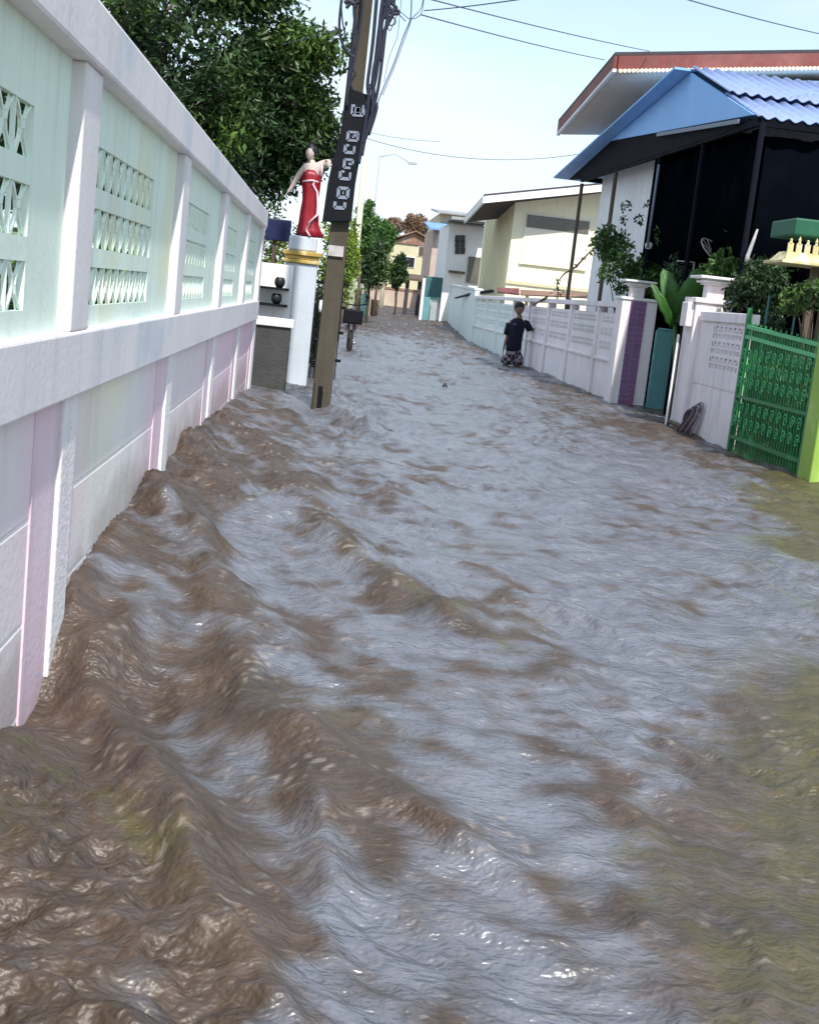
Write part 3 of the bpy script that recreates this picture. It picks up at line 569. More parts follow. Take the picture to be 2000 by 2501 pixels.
# dark fence and odds between pedestal and pole
t = thing('iron_fence', 'dark iron yard fence between the pedestal and the utility pole', 'fence', (-.1, 17.0, 0))
fm = MB()
for k in range(7): fm.box(-.16+k*.055, -.145+k*.055, 16.99, 17.01, -.6, 1.32)
for z in (.25, .62, .95, 1.25): fm.box(-.19, .24, 17.012, 17.03, z, z+.04)
fm.build('bars', M['black'], t)
hd = tree('hedge_clump', 'dark green clump behind the iron fence', 'shrub', (.0, 18.5, 0), [((-.16, 18.5, .6), (.22, .3, .7)), ((-1.2, 18.6, .6), (.8, .4, .9))], 5000, .08, M['leafdark'], .03, 21, cr=.2, nc=30)
for k, (px, py, r0) in enumerate([(792, 905, .05), (778, 935, .06), (786, 750, .035), (784, 830, .03)]):
    p = onY(px, py, 15.2+.02*k)
    o = MB().lathe(p, [(r0*.7, -.06), (r0, -.02), (r0*1.05, .03), (r0*.8, .08)], 12).build('planter_pot', M['white'] if k != 1 else M['paper'], None, smooth=True)
    tag(o, ['white pot hanging on the iron fence just above the water', 'grey pot lowest on the iron fence beside the pole', 'white pot hanging highest on the iron fence beside the pole', 'white pot at mid height on the iron fence beside the pole'][k], 'pot', 'pots on the iron fence')

# ------------------------------------------------------------------ utility pole
t = thing('utility_pole', 'tall grey brown concrete utility pole standing in the current left of centre', 'pole', (.015, 11.95, 0))
pb = [(-.075, .10), (-.045, .125)]
pm = MB(); z0, z1 = -.7, 7.5
pm.hexa([(-.078, 11.87, z0), (.108, 11.87, z0), (.108, 12.03, z0), (-.078, 12.03, z0), (.03, 11.90, z1), (.155, 11.90, z1), (.155, 12.01, z1), (.03, 12.01, z1)])
pm.build('shaft', M['concrete'], t, bevel=.012)
MB().box(-.05, -.015, 11.845, 11.868, -.6, .34).build('base_rib', M['concrete'], t, bevel=.004)
MB().box(.03, .06, 11.842, 11.868, -.6, .27).build('base_rib', M['concrete'], t, bevel=.004)
MB().box(-.012, .027, 11.862, 11.869, -.6, .3).build('base_slot', M['black'], t)
def PO(px, py, y=11.8): return onY(px, py, y)
# black sign strip with its stacked pale characters
sg = thing('pole_sign', 'black strip sign with stacked pale characters strapped to the concrete pole', 'sign', (.05, 11.8, 1.8))
A, B_, C2, D2 = PO(787, 541), PO(858, 541), PO(908, 235), PO(848, 212)
E2, F2 = PO(884, 340), PO(925, 262)
sg_poly = [A, B_, PO(868, 450), PO(880, 380), E2, F2, C2, D2, PO(838, 300), PO(815, 380), PO(800, 450)]
MB().prism(sg_poly, (0, .07, 0)).build('backing', M['black'], sg, bevel=.006)
def glyph(cx, cy, w_, h_, kind, name='character'):
    g_ = MB(); sl = -.11
    def q(u, v): return PO(cx+u*w_/2-v*h_/2*sl*-1*-1, cy-v*h_/2+u*w_/2*.08, 11.795)
    def bar(u0, v0, u1, v1, th): g_.bar(q(u0, v0), q(u1, v1), th, .006, (0, 1, 0))
    T = .021
    if kind == 'W': bar(-1, 1, -1, -1, T*1.6); bar(-1, -1, 1, -1, T*1.6); bar(1, -1, 1, 1, T*1.4); bar(0, -1, 0, .4, T*1.8); bar(-1, 0, .3, 0, T*2)
    if kind == 'G': bar(-1, 1, 1, 1, T); bar(-1, 1, -1, -1, T*1.3); bar(-1, -1, 1, -1, T); bar(1, 1, 1, -.9, T); bar(.1, .2, .1, -.4, T); bar(.1, .2, 1, .2, T)
    if kind == 'L': bar(-1, 1, -1, -1, T*1.3); bar(-1, -1, 1, -1, T*1.3); bar(1, -1, 1, .9, T); bar(-.9, 1, -.2, 1, T)
    if kind == 'E': bar(-1, 1, 1, 1, T); bar(-1, 1, -1, -1, T*1.2); bar(-1, -1, .6, -1, T); bar(1, 1, 1, 0, T); bar(0, 0, 1, 0, T)
    if kind == 'O': bar(-1, 1, 1, 1, T*1.4); bar(-1, 1, -1, -1, T*1.4); bar(-1, -1, 1, -1, T*1.4); bar(1, 1, 1, -1, T*1.4); bar(-.12, 0, .16, 0, T*1.2)
    if kind == 'U': bar(-1, .9, -1, -1, T*1.3); bar(-1, -1, 1, -1, T*1.5); bar(1, -1, 1, .9, T*1.3)
    g_.build(name, M['pale'], sg)
for gx_, gy_, gw, gh, kd in [(875, 268, 26, 24, 'W'), (862, 333, 24, 20, 'G'), (854, 364, 22, 17, 'L'), (851, 400, 20, 20, 'E'), (843, 428, 24, 17, 'L'), (838, 471, 23, 22, 'O'), (830, 500, 24, 15, 'U')]:
    glyph(gx_, gy_, gw, gh, kd)
pc = MB(); a = PO(803, 598, 11.855); b3 = PO(838, 628, 11.855); pc.box(a[0], b3[0], 11.852, 11.862, b3[2], a[2])
pn = pc.build('paper_notice', M['paper'], None); tag(pn, 'faded paper notice pasted on the concrete pole', 'notice')
# cables on the pole
t = thing('cable_bundle', 'tangle of black cables looping down both sides of the utility pole', 'cables', (.1, 11.8, 3))
def cab(pts, r=.012, y=11.78, m='cable', nm='cable', n=6):
    P = [Vector(PO(p[0], p[1], (p[2] if len(p) > 2 else y))) for p in pts]; o = []
    for i in range(len(P)-1):         # Catmull-Rom
        p0 = P[max(i-1, 0)]; p1 = P[i]; p2 = P[i+1]; p3 = P[min(i+2, len(P)-1)]
        for k in range(6):
            s = k/6; o.append(.5*((2*p1)+(-p0+p2)*s+(2*p0-5*p1+4*p2-p3)*s*s+(-p0+3*p1-3*p2+p3)*s**3))
    o.append(P[-1]); MB().tube(o, r, n).build(nm, M[m], t, smooth=True)
cab([(842, -60), (832, 20), (829, 70), (836, 105), (852, 130), (866, 140)], .014)
cab([(836, -60), (834, 10), (838, 60), (848, 100), (862, 132)], .007)
cab([(868, -60), (864, 20), (866, 70), (858, 150), (850, 210), (848, 260)], .012)
cab([(876, -60), (868, 30), (872, 90), (862, 160), (868, 180), (858, 200), (846, 240)], .010)
cab([(948, -60), (942, 20), (932, 60), (928, 120), (918, 190), (908, 240), (920, 262), (900, 330)], .017)
cab([(958, -60), (950, 20), (942, 70), (934, 140), (926, 200), (916, 250), (896, 320), (884, 380)], .016)
cab([(940, -60), (930, 30), (922, 90), (914, 160), (904, 220), (892, 260)], .011)
cab([(935, -60), (936, 40), (924, 150), (916, 190), (902, 210)], .008)
cab([(925, -60), (918, 20), (912, 90), (905, 150), (898, 205), (900, 250), (888, 330), (876, 400)], .018)
cab([(944, -60), (930, 40), (925, 110), (912, 180), (912, 235), (905, 300), (886, 350)], .02)
cab([(890, -60), (884, 30), (872, 110), (860, 170), (852, 215)], .012)
cab([(955, -60), (948, 10), (960, 30), (946, 60), (936, 90), (930, 150)], .02)
cab([(965, -60), (955, 0), (968, 20), (950, 30), (938, 45)], .016)
cab([(975, -60), (962, 10), (975, 30), (958, 34), (944, 20)], .014)
cab([(1008, -60), (1005, 0), (1002, 46), (985, 90), (960, 160), (932, 225), (920, 262)], .006, m='wire')
cab([(1038, -60), (1030, 15), (1005, 45), (1004, 50), (988, 96), (962, 166), (934, 232)], .004, m='wire')
cab([(952, 30), (978, 30), (1000, 46), (1022, 40), (1032, 20), (1040, -60)], .004, m='wire')
cab([(950, 40), (962, 44), (966, 56), (954, 62), (944, 52), (950, 38)], .006)
cab([(944, 60), (952, 75), (960, 60), (972, 36), (990, 52)], .005, m='wire')
cab([(846, 20), (858, 8), (870, 18)], .016); cab([(842, 8), (852, 2), (866, 10), (874, 4)], .02)
cab([(985, -60), (976, 40), (970, 90), (958, 120), (948, 150), (938, 200)], .003, m='wire')
# spans across the lane
def span(a, b, sag, r, lab, m='wire'):
    a, b = Vector(a), Vector(b); P = [a.lerp(b, k/24)-Vector((0, 0, sag*4*(k/24)*(1-k/24))) for k in range(25)]
    o = MB().tube(P, r, 5).build('overhead_wire', M[m], None, smooth=True); tag(o, lab, 'wire', 'overhead wires')
span(PO(1028, 36, 11.8), onY(1475, 146, 19.9), .02, .006, 'lower thin wire running from the pole cables to the red edged roof')
span(PO(1042, -4, 11.8), onY(1585, 125, 19.9), .02, .006, 'upper thin wire running from the pole to the top of the red edged roof')
span(PO(1036, 26, 11.8), onY(1350, -14, 9.0), .01, .005, 'thin wire crossing the others and leaving the top of the picture')
span(onY(1640, -12, 12), onY(2060, 95, 16), .02, .006, 'thin wire high above the red edged roof')
span(onY(690, 108, 14), PO(826, 70, 11.8), .01, .004, 'short faint wire between the tree and the pole')
span(onY(890, 336, 44), onY(1470, 366, 44), .5, .02, 'faint far wire above the yellow house roof', 'farmetal')
span(onY(890, 320, 60), onY(1075, 345, 60), .1, .02, 'faint far wire in the sky right of the pole', 'farmetal')

# ------------------------------------------------------------------ motorcycle beyond the pole
bx, by = .50, 25.5
t = thing('motorcycle', 'dark maroon motorcycle with a black box on front, half hidden behind the pole', 'motorcycle', (bx, by, -.1))
def wheel(y):
    w_ = MB(); n = 20; P = [(bx, y+.27*math.cos(2*math.pi*k/n), .15+.27*math.sin(2*math.pi*k/n)) for k in range(n+1)]
    tw = w_.tube(P, .045, 8).build('tyre', M['tyre'], None, smooth=True); return P
for yy in (25.0, 26.2):
    P = [(bx, yy+.27*math.cos(2*math.pi*k/20), .15+.27*math.sin(2*math.pi*k/20)) for k in range(21)]
    wo = MB().tube(P, .045, 8).build('wheel', M['tyre'], t, smooth=True); sp_ = MB()
    for k in range(8): sp_.bar((bx, yy, .15), (bx, yy+.24*math.cos(k*math.pi/4), .15+.24*math.sin(k*math.pi/4)), .01)
    sp_.build('spokes', M['chrome'], wo)
MB().tube([(bx, 26.35, .72), (bx, 26.0, .66), (bx, 25.6, .52), (bx, 25.3, .55), (bx, 25.12, .85)], [.06, .11, .13, .09, .06], 10).build('body', M['maroon'], t, smooth=True)
MB().tube([(bx, 26.35, .8), (bx, 26.0, .77), (bx, 25.65, .72)], [.07, .1, .06], 8).build('seat', M['black'], t, smooth=True)
MB().tube([(bx-.26, 25.2, .98), (bx-.08, 25.12, .94), (bx+.08, 25.12, .94), (bx+.26, 25.2, .98)], .014, 6).build('handlebar', M['black'], t, smooth=True)
MB().tube([(bx, 25.15, .92), (bx, 25.0, .15)], .03, 6).build('fork', M['chrome'], t, smooth=True)
MB().tube([(bx+.09, 26.3, .2), (bx+.09, 25.7, .18)], .035, 8).build('exhaust', M['chrome'], t, smooth=True)
MB().box(bx-.19, bx+.19, 24.72, 25.0, .58, .86).build('front_basket', M['black'], t, bevel=.03)
for s in (-1, 1): MB().tube([(bx+s*.2, 25.15, .98), (bx+s*.24, 25.12, 1.1)], .008, 5).lathe((bx+s*.25, 25.12, 1.09), [(.01, 0), (.045, .02), (.045, .05), (.01, .07)], 10).build('mirror', M['black'], t, smooth=True)

# ------------------------------------------------------------------ right fence
XR = 4.25
t = thing('breeze_block_fence', 'long low white breeze block fence running beyond the purple tiled pillar', 'fence', (XR, 18.9, 0))
FP = [18.7, 20.1, 22.4, 24.7, 27.1, 29.5, 32.1, 34.6, 37.2]
def hole_row(mb, xa, xb, y0, y1, z0, z1, n, kind):
    st = (y1-y0)/n
    for k in range(n):
        a = y0+k*st
        if kind == 'sq': mb.box(xa, xb, a-st*.12, a+st*.12, z0, z1); mb.box(xa+.002, xb-.002, a+st*.42, a+st*.58, z0, z1)
        else:
            mb.box(xa, xb, a-st*.12, a+st*.12, z0, z1)
            arc(mb, xa+.003, xb-.003, [(a+st*(.14+.72*j/5), z1-(z1-z0)*.9*math.sin(math.pi*j/5)) for j in range(6)], .018)
    mb.box(xa, xb, y1-st*.12, y1+st*.12, z0, z1)
for i in range(len(FP)-1):
    a, b_ = FP[i]+.07, FP[i+1]-.07; mm_ = M['fencewhite'] if i < 5 else M['fencemint']
    pm = MB(); xa, xb = XR+.03, XR+.09; zz = [.62, .74, .80, .82, .86, .96, 1.00, 1.02, 1.06, 1.16, 1.20, 1.22, 1.25]
    pm.box(xa, xb, a, b_, .60, .74); pm.box(xa, xb, a, b_, .86, .95); pm.box(xa, xb, a, b_, 1.07, 1.15); pm.box(xa, xb, a, b_, 1.24, 1.30)
    for (z0, z1) in ((.74, .86), (.95, 1.07), (1.15, 1.24)):
        pm.box(xa, xb, a, a+.2, z0, z1); pm.box(xa, xb, b_-.2, b_, z0, z1); zm = (z0+z1)/2
        pm.box(xa, xb, a+.2, b_-.2, zm-.008, zm+.008)
        hole_row(pm, xa, xb, a+.2, b_-.2, z0, zm-.008, 9, 'sq'); hole_row(pm, xa, xb, a+.2, b_-.2, zm+.008, z1, 9, 'ar')
    pm.build('breeze_block_panel', mm_, t)
    MB().box(XR+.03, XR+.12, a-.02, b_+.02, -.7, .575).build('lower_panel', mm_, t, bevel=.005)
for i, y in enumerate(FP):
    MB().box(XR-.015, XR+.13, y-.075, y+.075, -.7, 1.385).build('post', M['fencewhite'] if i < 6 else M['fencemint'], t, bevel=.006)
MB().box(XR-.03, XR+.15, 18.55, 37.35, 1.388, 1.47).build('cap_rail', M['fencewhite'], t, bevel=.01)
MB().box(XR-.005, XR+.128, 18.6, 37.3, .578, .615).build('ledge', M['fencewhite'], t, bevel=.004)
t = thing('plain_wall', 'plain pale mint wall continuing past the breeze block fence towards the far houses', 'wall', (4.3, 40, 0))
MB().hexa([(4.22, 37.4, -.7), (4.42, 37.4, -.7), (5.75, 60, -.7), (5.5, 60, -.7), (4.22, 37.4, 1.62), (4.42, 37.4, 1.62), (5.75, 60, 1.95), (5.5, 60, 1.95)]).build('wall_face', M['fencemint'], t, bevel=.01)
MB().hexa([(4.19, 37.38, 1.623), (4.45, 37.38, 1.623), (5.78, 60, 1.953), (5.47, 60, 1.953), (4.19, 37.38, 1.68), (4.45, 37.38, 1.68), (5.78, 60, 2.02), (5.47, 60, 2.02)]).build('coping', M['white'], t)

# gate pillars
def urn(cx, cy, z, s, t):
    MB().box(cx-.095*s, cx+.095*s, cy-.095*s, cy+.095*s, z, z+.145*s).build('neck', M['fencewhite'], t, bevel=.008)
    u = MB()
    for (hw, za, zb) in ((.125, .147, .165), (.165, .168, .192), (.225, .212, .240)): u.box(cx-hw*s, cx+hw*s, cy-hw*s, cy+hw*s, z+za*s, z+zb*s)
    u.box(cx-.13*s, cx+.13*s, cy-.13*s, cy+.13*s, z+.192*s, z+.2115*s); u.build('stepped_cap', M['white'], t, bevel=.005)
t = thing('tiled_gate_pillar', 'white gate pillar with a purple tiled inset and a stepped slab cap', 'pillar', (4.35, 18.1, 0))
MB().box(4.11, 4.62, 17.92, 18.3, -.7, 1.50).build('shaft', M['fencewhite'], t, bevel=.012)
MB().box(4.09, 4.64, 17.90, 18.32, 1.503, 1.545).build('shoulder', M['white'], t, bevel=.01)
tm = MB()
for k in range(26): 
    z = -.4+k*.073
    if z < 1.44: tm.box(4.235, 4.335, 17.905, 17.925, z, z+.066); tm.box(4.343, 4.455, 17.9055, 17.925, z, z+.066)
tm.build('tile_inset', M['purple'], t)
urn(4.335, 18.1, 1.547, 1., t)
t = thing('gate_leaf', 'narrow teal steel gate leaf standing open beside the purple tiled pillar', 'gate', (4.75, 17.9, 0))
MB().box(4.63, 4.875, 17.80, 17.84, -.7, 1.13).build('panel', M['teal'], t, bevel=.004)
MB().tube([(4.63, 17.82, -.6), (4.63, 17.82, 1.12), (4.65, 17.82, 1.15), (4.87, 17.82, 1.15), (4.885, 17.82, 1.12), (4.885, 17.82, -.6)], .014, 8).build('frame', M['teal'], t, smooth=True)
t = thing('white_gate_pillar', 'broad white gate pillar with a wide stepped slab cap left of the green gate', 'pillar', (4.4, 14.7, 0))
MB().box(4.18, 4.66, 14.5, 14.9, -.7, 1.50).build('shaft', M['fencewhite'], t, bevel=.012)
MB().box(4.155, 4.685, 14.47, 14.92, 1.503, 1.56).build('shoulder', M['fencewhite'], t, bevel=.01)
MB().box(4.10, 4.178, 14.55, 14.8, 1.22, 1.5).build('bracket', M['fencewhite'], t, bevel=.01)
urn(4.42, 14.7, 1.562, 1.05, t)
t = thing('gate_stile', 'thin pale upright rail with a dark edge beside the white gate pillar', 'rail', (4.14, 14.75, 0))
MB().box(4.08, 4.10, 14.72, 14.75, -.7, 1.12).build('stile', M['white'], t); MB().box(4.102, 4.125, 14.73, 14.76, -.7, 1.1).build('channel', M['roofdark'], t)
t = thing('white_breeze_wall', 'short white wall with three rows of dark breeze block holes beside the green gate', 'wall', (XR, 13.6, 0))
pm = MB(); xa, xb = XR+.01, XR+.09; y0, y1 = 12.86, 14.48
rows = [(.80, .925), (.965, 1.09), (1.13, 1.255)]
ha, hb_ = 13.0, 13.93
pm.box(xa, xb, y0, y1, -.7, .575); pm.box(xa, xb, y0, y1, .60, .80); pm.box(xa, xb, y0, y1, .925, .965); pm.box(xa, xb, y0, y1, 1.09, 1.13); pm.box(xa, xb, y0, y1, 1.255, 1.30)
for (z0, z1) in rows:
    pm.box(xa, xb, y0, ha, z0, z1); pm.box(xa, xb, hb_, y1, z0, z1); zm = (z0+z1)/2; pm.box(xa, xb, ha, hb_, zm-.012, zm+.008)
    hole_row(pm, xa, xb, ha, hb_, z0, zm-.012, 6, 'sq'); hole_row(pm, xa, xb, ha, hb_, zm+.008, z1, 6, 'ar')
pm.box(xa+.012, xb-.01, y0, y1, .574, .601)
pm.build('panel', M['fencewhite'], t)
MB().box(XR-.02, XR+.12, 12.80, 14.46, 1.302, 1.41).build('cap_rail', M['fencewhite'], t, bevel=.01)

# hose coil against the white wall
t = thing('hose_coil', 'coiled pale and purple garden hose leaning on the white wall by the water', 'hose', (4.15, 13.95, .2))
for k in range(6):
    hh, wd, ph = .24-.02*k, .055-.008*k, .13*k; P = []
    for j in range(25):
        a = 2*math.pi*j/24+ph; P.append((4.20-.018*k-.02*math.sin(a*2), 13.98+wd*math.cos(a)*1.5-.16*math.sin(a)+.02*k, .17+hh*math.sin(a)))
    MB().tube(P, .012, 6).build('loop', M['hose'] if k % 2 else M['hosewhite'], t, smooth=True)
p0 = onX(1605, 1045, 4.12); p1 = onX(1665, 1052, 4.16)
fl = MB().tube([(4.10, 14.95, .06), (4.12, 14.7, .10), (4.14, 14.4, .09), (4.16, 14.15, .05)], [.008, .025, .03, .012], 6).build('floating_branch', M['wood'], None, smooth=True)
tag(fl, 'pale floating branch caught at the foot of the white gate pillar', 'branch')

# green gate
t = thing('green_gate', 'tall green iron bar gate with pale scrollwork beside the lime column', 'gate', (XR, 11.9, 0))
gy0, gy1 = 10.82, 12.80
def gtop(y): return 1.20+.10*(y-gy0)/(gy1-gy0)
MB().box(XR-.02, XR+.02, gy1-.03, gy1+.03, -.7, 1.47).build('hinge_post', M['green'], t, bevel=.005)
MB().box(XR-.015, XR+.015, gy0, gy0+.04, -.7, 1.3).build('end_stile', M['green'], t, bevel=.004)
rl = MB()
for zz_ in (0.0, -.10): rl.hexa([(XR-.018, gy0, gtop(gy0)+zz_-.035), (XR+.018, gy0, gtop(gy0)+zz_-.035), (XR+.018, gy1, gtop(gy1)+zz_-.035), (XR-.018, gy1, gtop(gy1)+zz_-.035), (XR-.018, gy0, gtop(gy0)+zz_), (XR+.018, gy0, gtop(gy0)+zz_), (XR+.018, gy1, gtop(gy1)+zz_), (XR-.018, gy1, gtop(gy1)+zz_)])
rl.build('top_rail', M['greenlight'], t)
MB().box(XR-.016, XR+.016, gy0, gy1, .14, .18).build('bottom_rail', M['green'], t)
MB().box(XR-.0165, XR+.0165, gy0, gy1, .56, .59).build('middle_rail', M['green'], t)
for k in range(27):
    y = gy0+.06+k*(gy1-gy0-.1)/26; MB().box(XR-.007, XR+.007, y-.008, y+.008, -.5, gtop(y)+(.03 if k % 2 else -.01)).build('bar', M['green'], t)
rs = random.Random(4); sc_ = MB()
for row, zc in enumerate((.32, .47, .72, .86, 1.0)):
    for k in range(11):
        y = gy0+.12+k*(gy1-gy0-.2)/10; sgn = 1 if (k+row) % 2 else -1; r0 = .062
        sc_.tube([(XR-.024, y+sgn*r0*(1-j/15)*math.cos(j*.8), zc+r0*(1-j/15)*1.1*math.sin(j*.8)) for j in range(14)], .0055, 5)
sc_.build('scrollwork', M['greenlight'], t, smooth=True)
t = thing('lime_column', 'lime green square gate column at the right edge', 'column', (4.4, 10.6, 0))
MB().box(4.19, 4.48, 10.42, 10.72, -.7, 2.2).build('shaft', M['lime'], t, bevel=.015)
MB().box(4.15, 4.52, 10.38, 10.76, 2.203, 2.28).build('cap', M['lime'], t, bevel=.01)
sh = thing('tube_stand', 'green square tube stand standing up behind the green gate', 'frame', (4.5, 12.9, 0))
a = onY(1878, 722, 12.9); c_ = onY(1945, 735, 12.9)
MB().tube([(a[0], 12.9, -.5), (a[0], 12.9, a[2]), (c_[0], 12.9, a[2]), (c_[0], 12.9, -.5)], .012, 6).build('rail', M['tealdk'], sh)

# ------------------------------------------------------------------ plants on the right
def ontree(px0, py0, px1, py1, Y):   # ellipsoid covering a picture box at depth Y
    a = onY(px0, py0, Y); b_ = onY(px1, py1, Y); c_ = ((a[0]+b_[0])/2, Y, (a[2]+b_[2])/2); return c_, (abs(b_[0]-a[0])/2, .4, abs(a[2]-b_[2])/2)
c1 = ontree(1470, 585, 1560, 720, 19.6); c2 = ontree(1490, 500, 1540, 600, 19.6)
t = tree('climbing_shrub', 'leafy climbing shrub around the carport post behind the purple tiled pillar', 'shrub', (c1[0][0], 19.6, -.3), [c1, ontree(1450, 560, 1520, 640, 20.2), ontree(1540, 620, 1600, 700, 19.8)], 3600, .075, M['leafmid'], .02, 31, cr=.13, nc=20, asp=.5)
leafobj('upper_spray', leaves([onY(1527, 505, 19.6), onY(1577, 500, 19.6), onY(1520, 540, 19.6), onY(1560, 535, 19.6)], [.09, .07, .08, .09], 90, .07, .5, seed=3), M['leafdark'], t)
t = thing('vine', 'sparse vine with small dark leaves arching across the yellow house', 'vine', onX(1385, 720, 4.5))
P = [onY(1470, 590, 20.), onY(1440, 615, 20.1), onY(1405, 652, 20.2), onY(1378, 668, 20.3), onY(1360, 690, 20.4), onY(1362, 725, 20.4)]
MB().tube(P, [.012, .012, .018, .014, .01, .008], 5).build('stem', M['bark'], t, smooth=True)
leafobj('leaves', leaves([P[1], P[2], onY(1425, 630, 20.1), P[4], onY(1360, 715, 20.4), P[0]], [.07, .06, .07, .07, .09, .09], 90, .065, .5, seed=12), M['leafdark'], t)
tree('dark_shrub', 'dark shrub in the shade right of the white gate pillar', 'shrub', (5.2, 15.4, -.2), [ontree(1790, 640, 1900, 770, 14.2), ontree(1640, 600, 1720, 800, 17.4)], 5000, .08, M['leafdark'], .03, 33, cr=.16, nc=26)
tree('gate_plants', 'bright green plants crowding behind the green bar gate', 'plants', (4.75, 12, -.3), [((4.75, 12.3, .55), (.3, .7, .65)), ((4.85, 11.3, .55), (.3, .6, .6))], 7000, .11, M['leafmid'], .03, 34, cr=.2, nc=34, asp=.25)
tree('gate_shrub', 'thin brown and green shrub beside the lime column', 'shrub', (4.6, 11.4, -.3), [ontree(1925, 680, 1990, 760, 11.6)], 900, .07, M['leafdark'], .02, 36, cr=.1, nc=12)
tree('porch_plants', 'dark leafy plants crowding under the blue carport between the two gate pillars', 'plants', (5.2, 17, -.3), [ontree(1590, 540, 1730, 660, 19.2), ontree(1730, 600, 1830, 700, 15.6), ontree(1560, 640, 1600, 740, 19.2)], 6500, .09, M['leafmid'], .03, 38, cr=.17, nc=26)
tree('added_shrub', 'low dark shrub added behind the short white wall to darken its holes', 'shrub', (4.75, 13.6, -.3), [((4.62, 13.3, .9), (.14, .5, .5)), ((4.7, 14., .8), (.14, .4, .5))], 5000, .07, M['leafdark'], .02, 39, cr=.14, nc=40, shell=.1)  # shrub added as a dark backing for the wall holes
# broad leaved plant
t = thing('banana_plant', 'young banana plant with two broad green leaves between the gate pillars', 'plant', (4.78, 16.6, -.4))
def broad(name, base, tip, width, fold=.25, bend=.1):
    b0, tp = Vector(base), Vector(tip); d = (tp-b0); side = d.cross(Vector((0, 1, 0))).normalized(); mb = MB(); vs = []; n = 14
    for i in range(n+1):
        s = i/n; c = b0.lerp(tp, s)+Vector((0, -bend*math.sin(s*math.pi), 0)); ww = width*math.sin(math.pi*min(1, s*.9+.06))**.6*(1-.3*(s-.5))
        if i == n: ww = .004
        for k in (-1, -.5, 0, .5, 1): vs.append(c+side*ww*k/1+Vector((0, -fold*abs(k)*ww+.01*math.sin(i*2.1+k*3), .015*math.sin(i*1.7)*abs(k))))
    fs = [(i*5+k, i*5+k+1, (i+1)*5+k+1, (i+1)*5+k) for i in range(n) for k in range(4)]
    mb.add(vs, fs); o = mb.build(name, M['leafbroad'], t, smooth=True); sd = o.modifiers.new('thick', 'SOLIDIFY'); sd.thickness = .004; return o
bs = onY(1648, 790, 16.6)
broad('leaf', bs, onY(1618, 655, 16.6), .135, .35); broad('leaf', onY(1655, 780, 16.6), onY(1712, 652, 16.4), .17, -.2, .14); broad('leaf', onY(1640, 800, 16.5), onY(1588, 690, 16.4), .06, .2)
broad('leaf', bs, onY(1690, 750, 16.2), .07, .2); 
MB().tube([(bs[0]+.13, 16.6, -.6), (bs[0]+.09, 16.6, bs[2]*.5), bs], [.035, .032, .028], 8).build('stalk', M['leafbroad'], t, smooth=True)

# ------------------------------------------------------------------ person by the fence
PX, PY, PZ = 3.86, 26.4, -.37
k0 = onY(1255, 894, PY)
t = thing('person', 'person in navy T-shirt and checked shorts wading with one arm out', 'person', (PX, PY, PZ))
def B(px, py, dy=0): q_ = onY(px, py, PY+dy); return (q_[0], PY+dy, q_[2])
pel = B(1254, 862); che = B(1260, 812); nec = B(1268, 778); sl_, sr_ = B(1247, 783), B(1285, 785)
bv = [pel, B(1257, 835), che, nec, B(1269, 766), sl_, B(1241, 815, .02), B(1232, 842, -.03), sr_, B(1295, 805, -.02), B(1322, 808, -.04),
      (pel[0]-.10, PY, pel[2]-.07), (pel[0]-.15, PY-.05, .05), (pel[0]-.17, PY+.05, -.30), (pel[0]-.17, PY-.08, -.35), (pel[0]+.09, PY, pel[2]-.07), (pel[0]+.10, PY-.06, .05), (pel[0]+.10, PY+.02, -.30), (pel[0]+.10, PY-.12, -.35)]
be = [(0, 1), (1, 2), (2, 3), (3, 4), (2, 5), (5, 6), (6, 7), (2, 8), (8, 9), (9, 10), (0, 11), (11, 12), (12, 13), (13, 14), (0, 15), (15, 16), (16, 17), (17, 18)]
br = [.12, .11, .12, .065, .06, .065, .042, .03, .065, .042, .03, .095, .062, .045, .04, .095, .062, .045, .04]
hand(bv, be, br, 7, bv[7], (-.1, -.1, -1), (0, 1, 0), .026); hand(bv, be, br, 10, bv[10], (1, -.1, .1), (0, 1, 0), .026)
skin('body', bv, be, br, M['skin'], t)
hp = B(1268, 755); head_mesh((hp[0], PY-.01, hp[2]), .25, R(15)).build('head', M['skin'], t, smooth=True)
hm = MB(); hm.lathe((hp[0], PY+.022, hp[2]+.012), [(.088, -.06), (.106, -.01), (.112, .03), (.104, .085), (.08, .12), (.04, .140), (.004, .148)], 18, 1, 1.08)
hm.tube([(hp[0]-.06, PY-.075, hp[2]+.055), (hp[0], PY-.097, hp[2]+.062), (hp[0]+.06, PY-.075, hp[2]+.055)], .022, 6); hm.build('hair', M['hair'], t, smooth=True)
ts = MB(); ts.tube([B(1253, 858), B(1254, 850), B(1256, 832), B(1259, 812), B(1262, 797), B(1265, 787), B(1267, 780), B(1267.5, 777)], [.155, .165, .160, .165, .172, .158, .10, .065], 16)
ts.tube([B(1252, 786), B(1244, 792), B(1240, 806, .02), B(1237, 818, .02)], [.06, .078, .075, .070], 10); ts.tube([B(1279, 786), B(1286, 791), B(1291, 800, -.01), B(1294, 808, -.02)], [.06, .078, .075, .070], 10)
ts.build('t_shirt', M['navy'], t, smooth=True)
lg = MB(); a = B(1257, 792, -.17); lg.lathe((a[0], a[1], a[2]), [(.02, -.012), (.024, 0), (.02, .012)], 10).build('chest_badge', M['pale'], t)
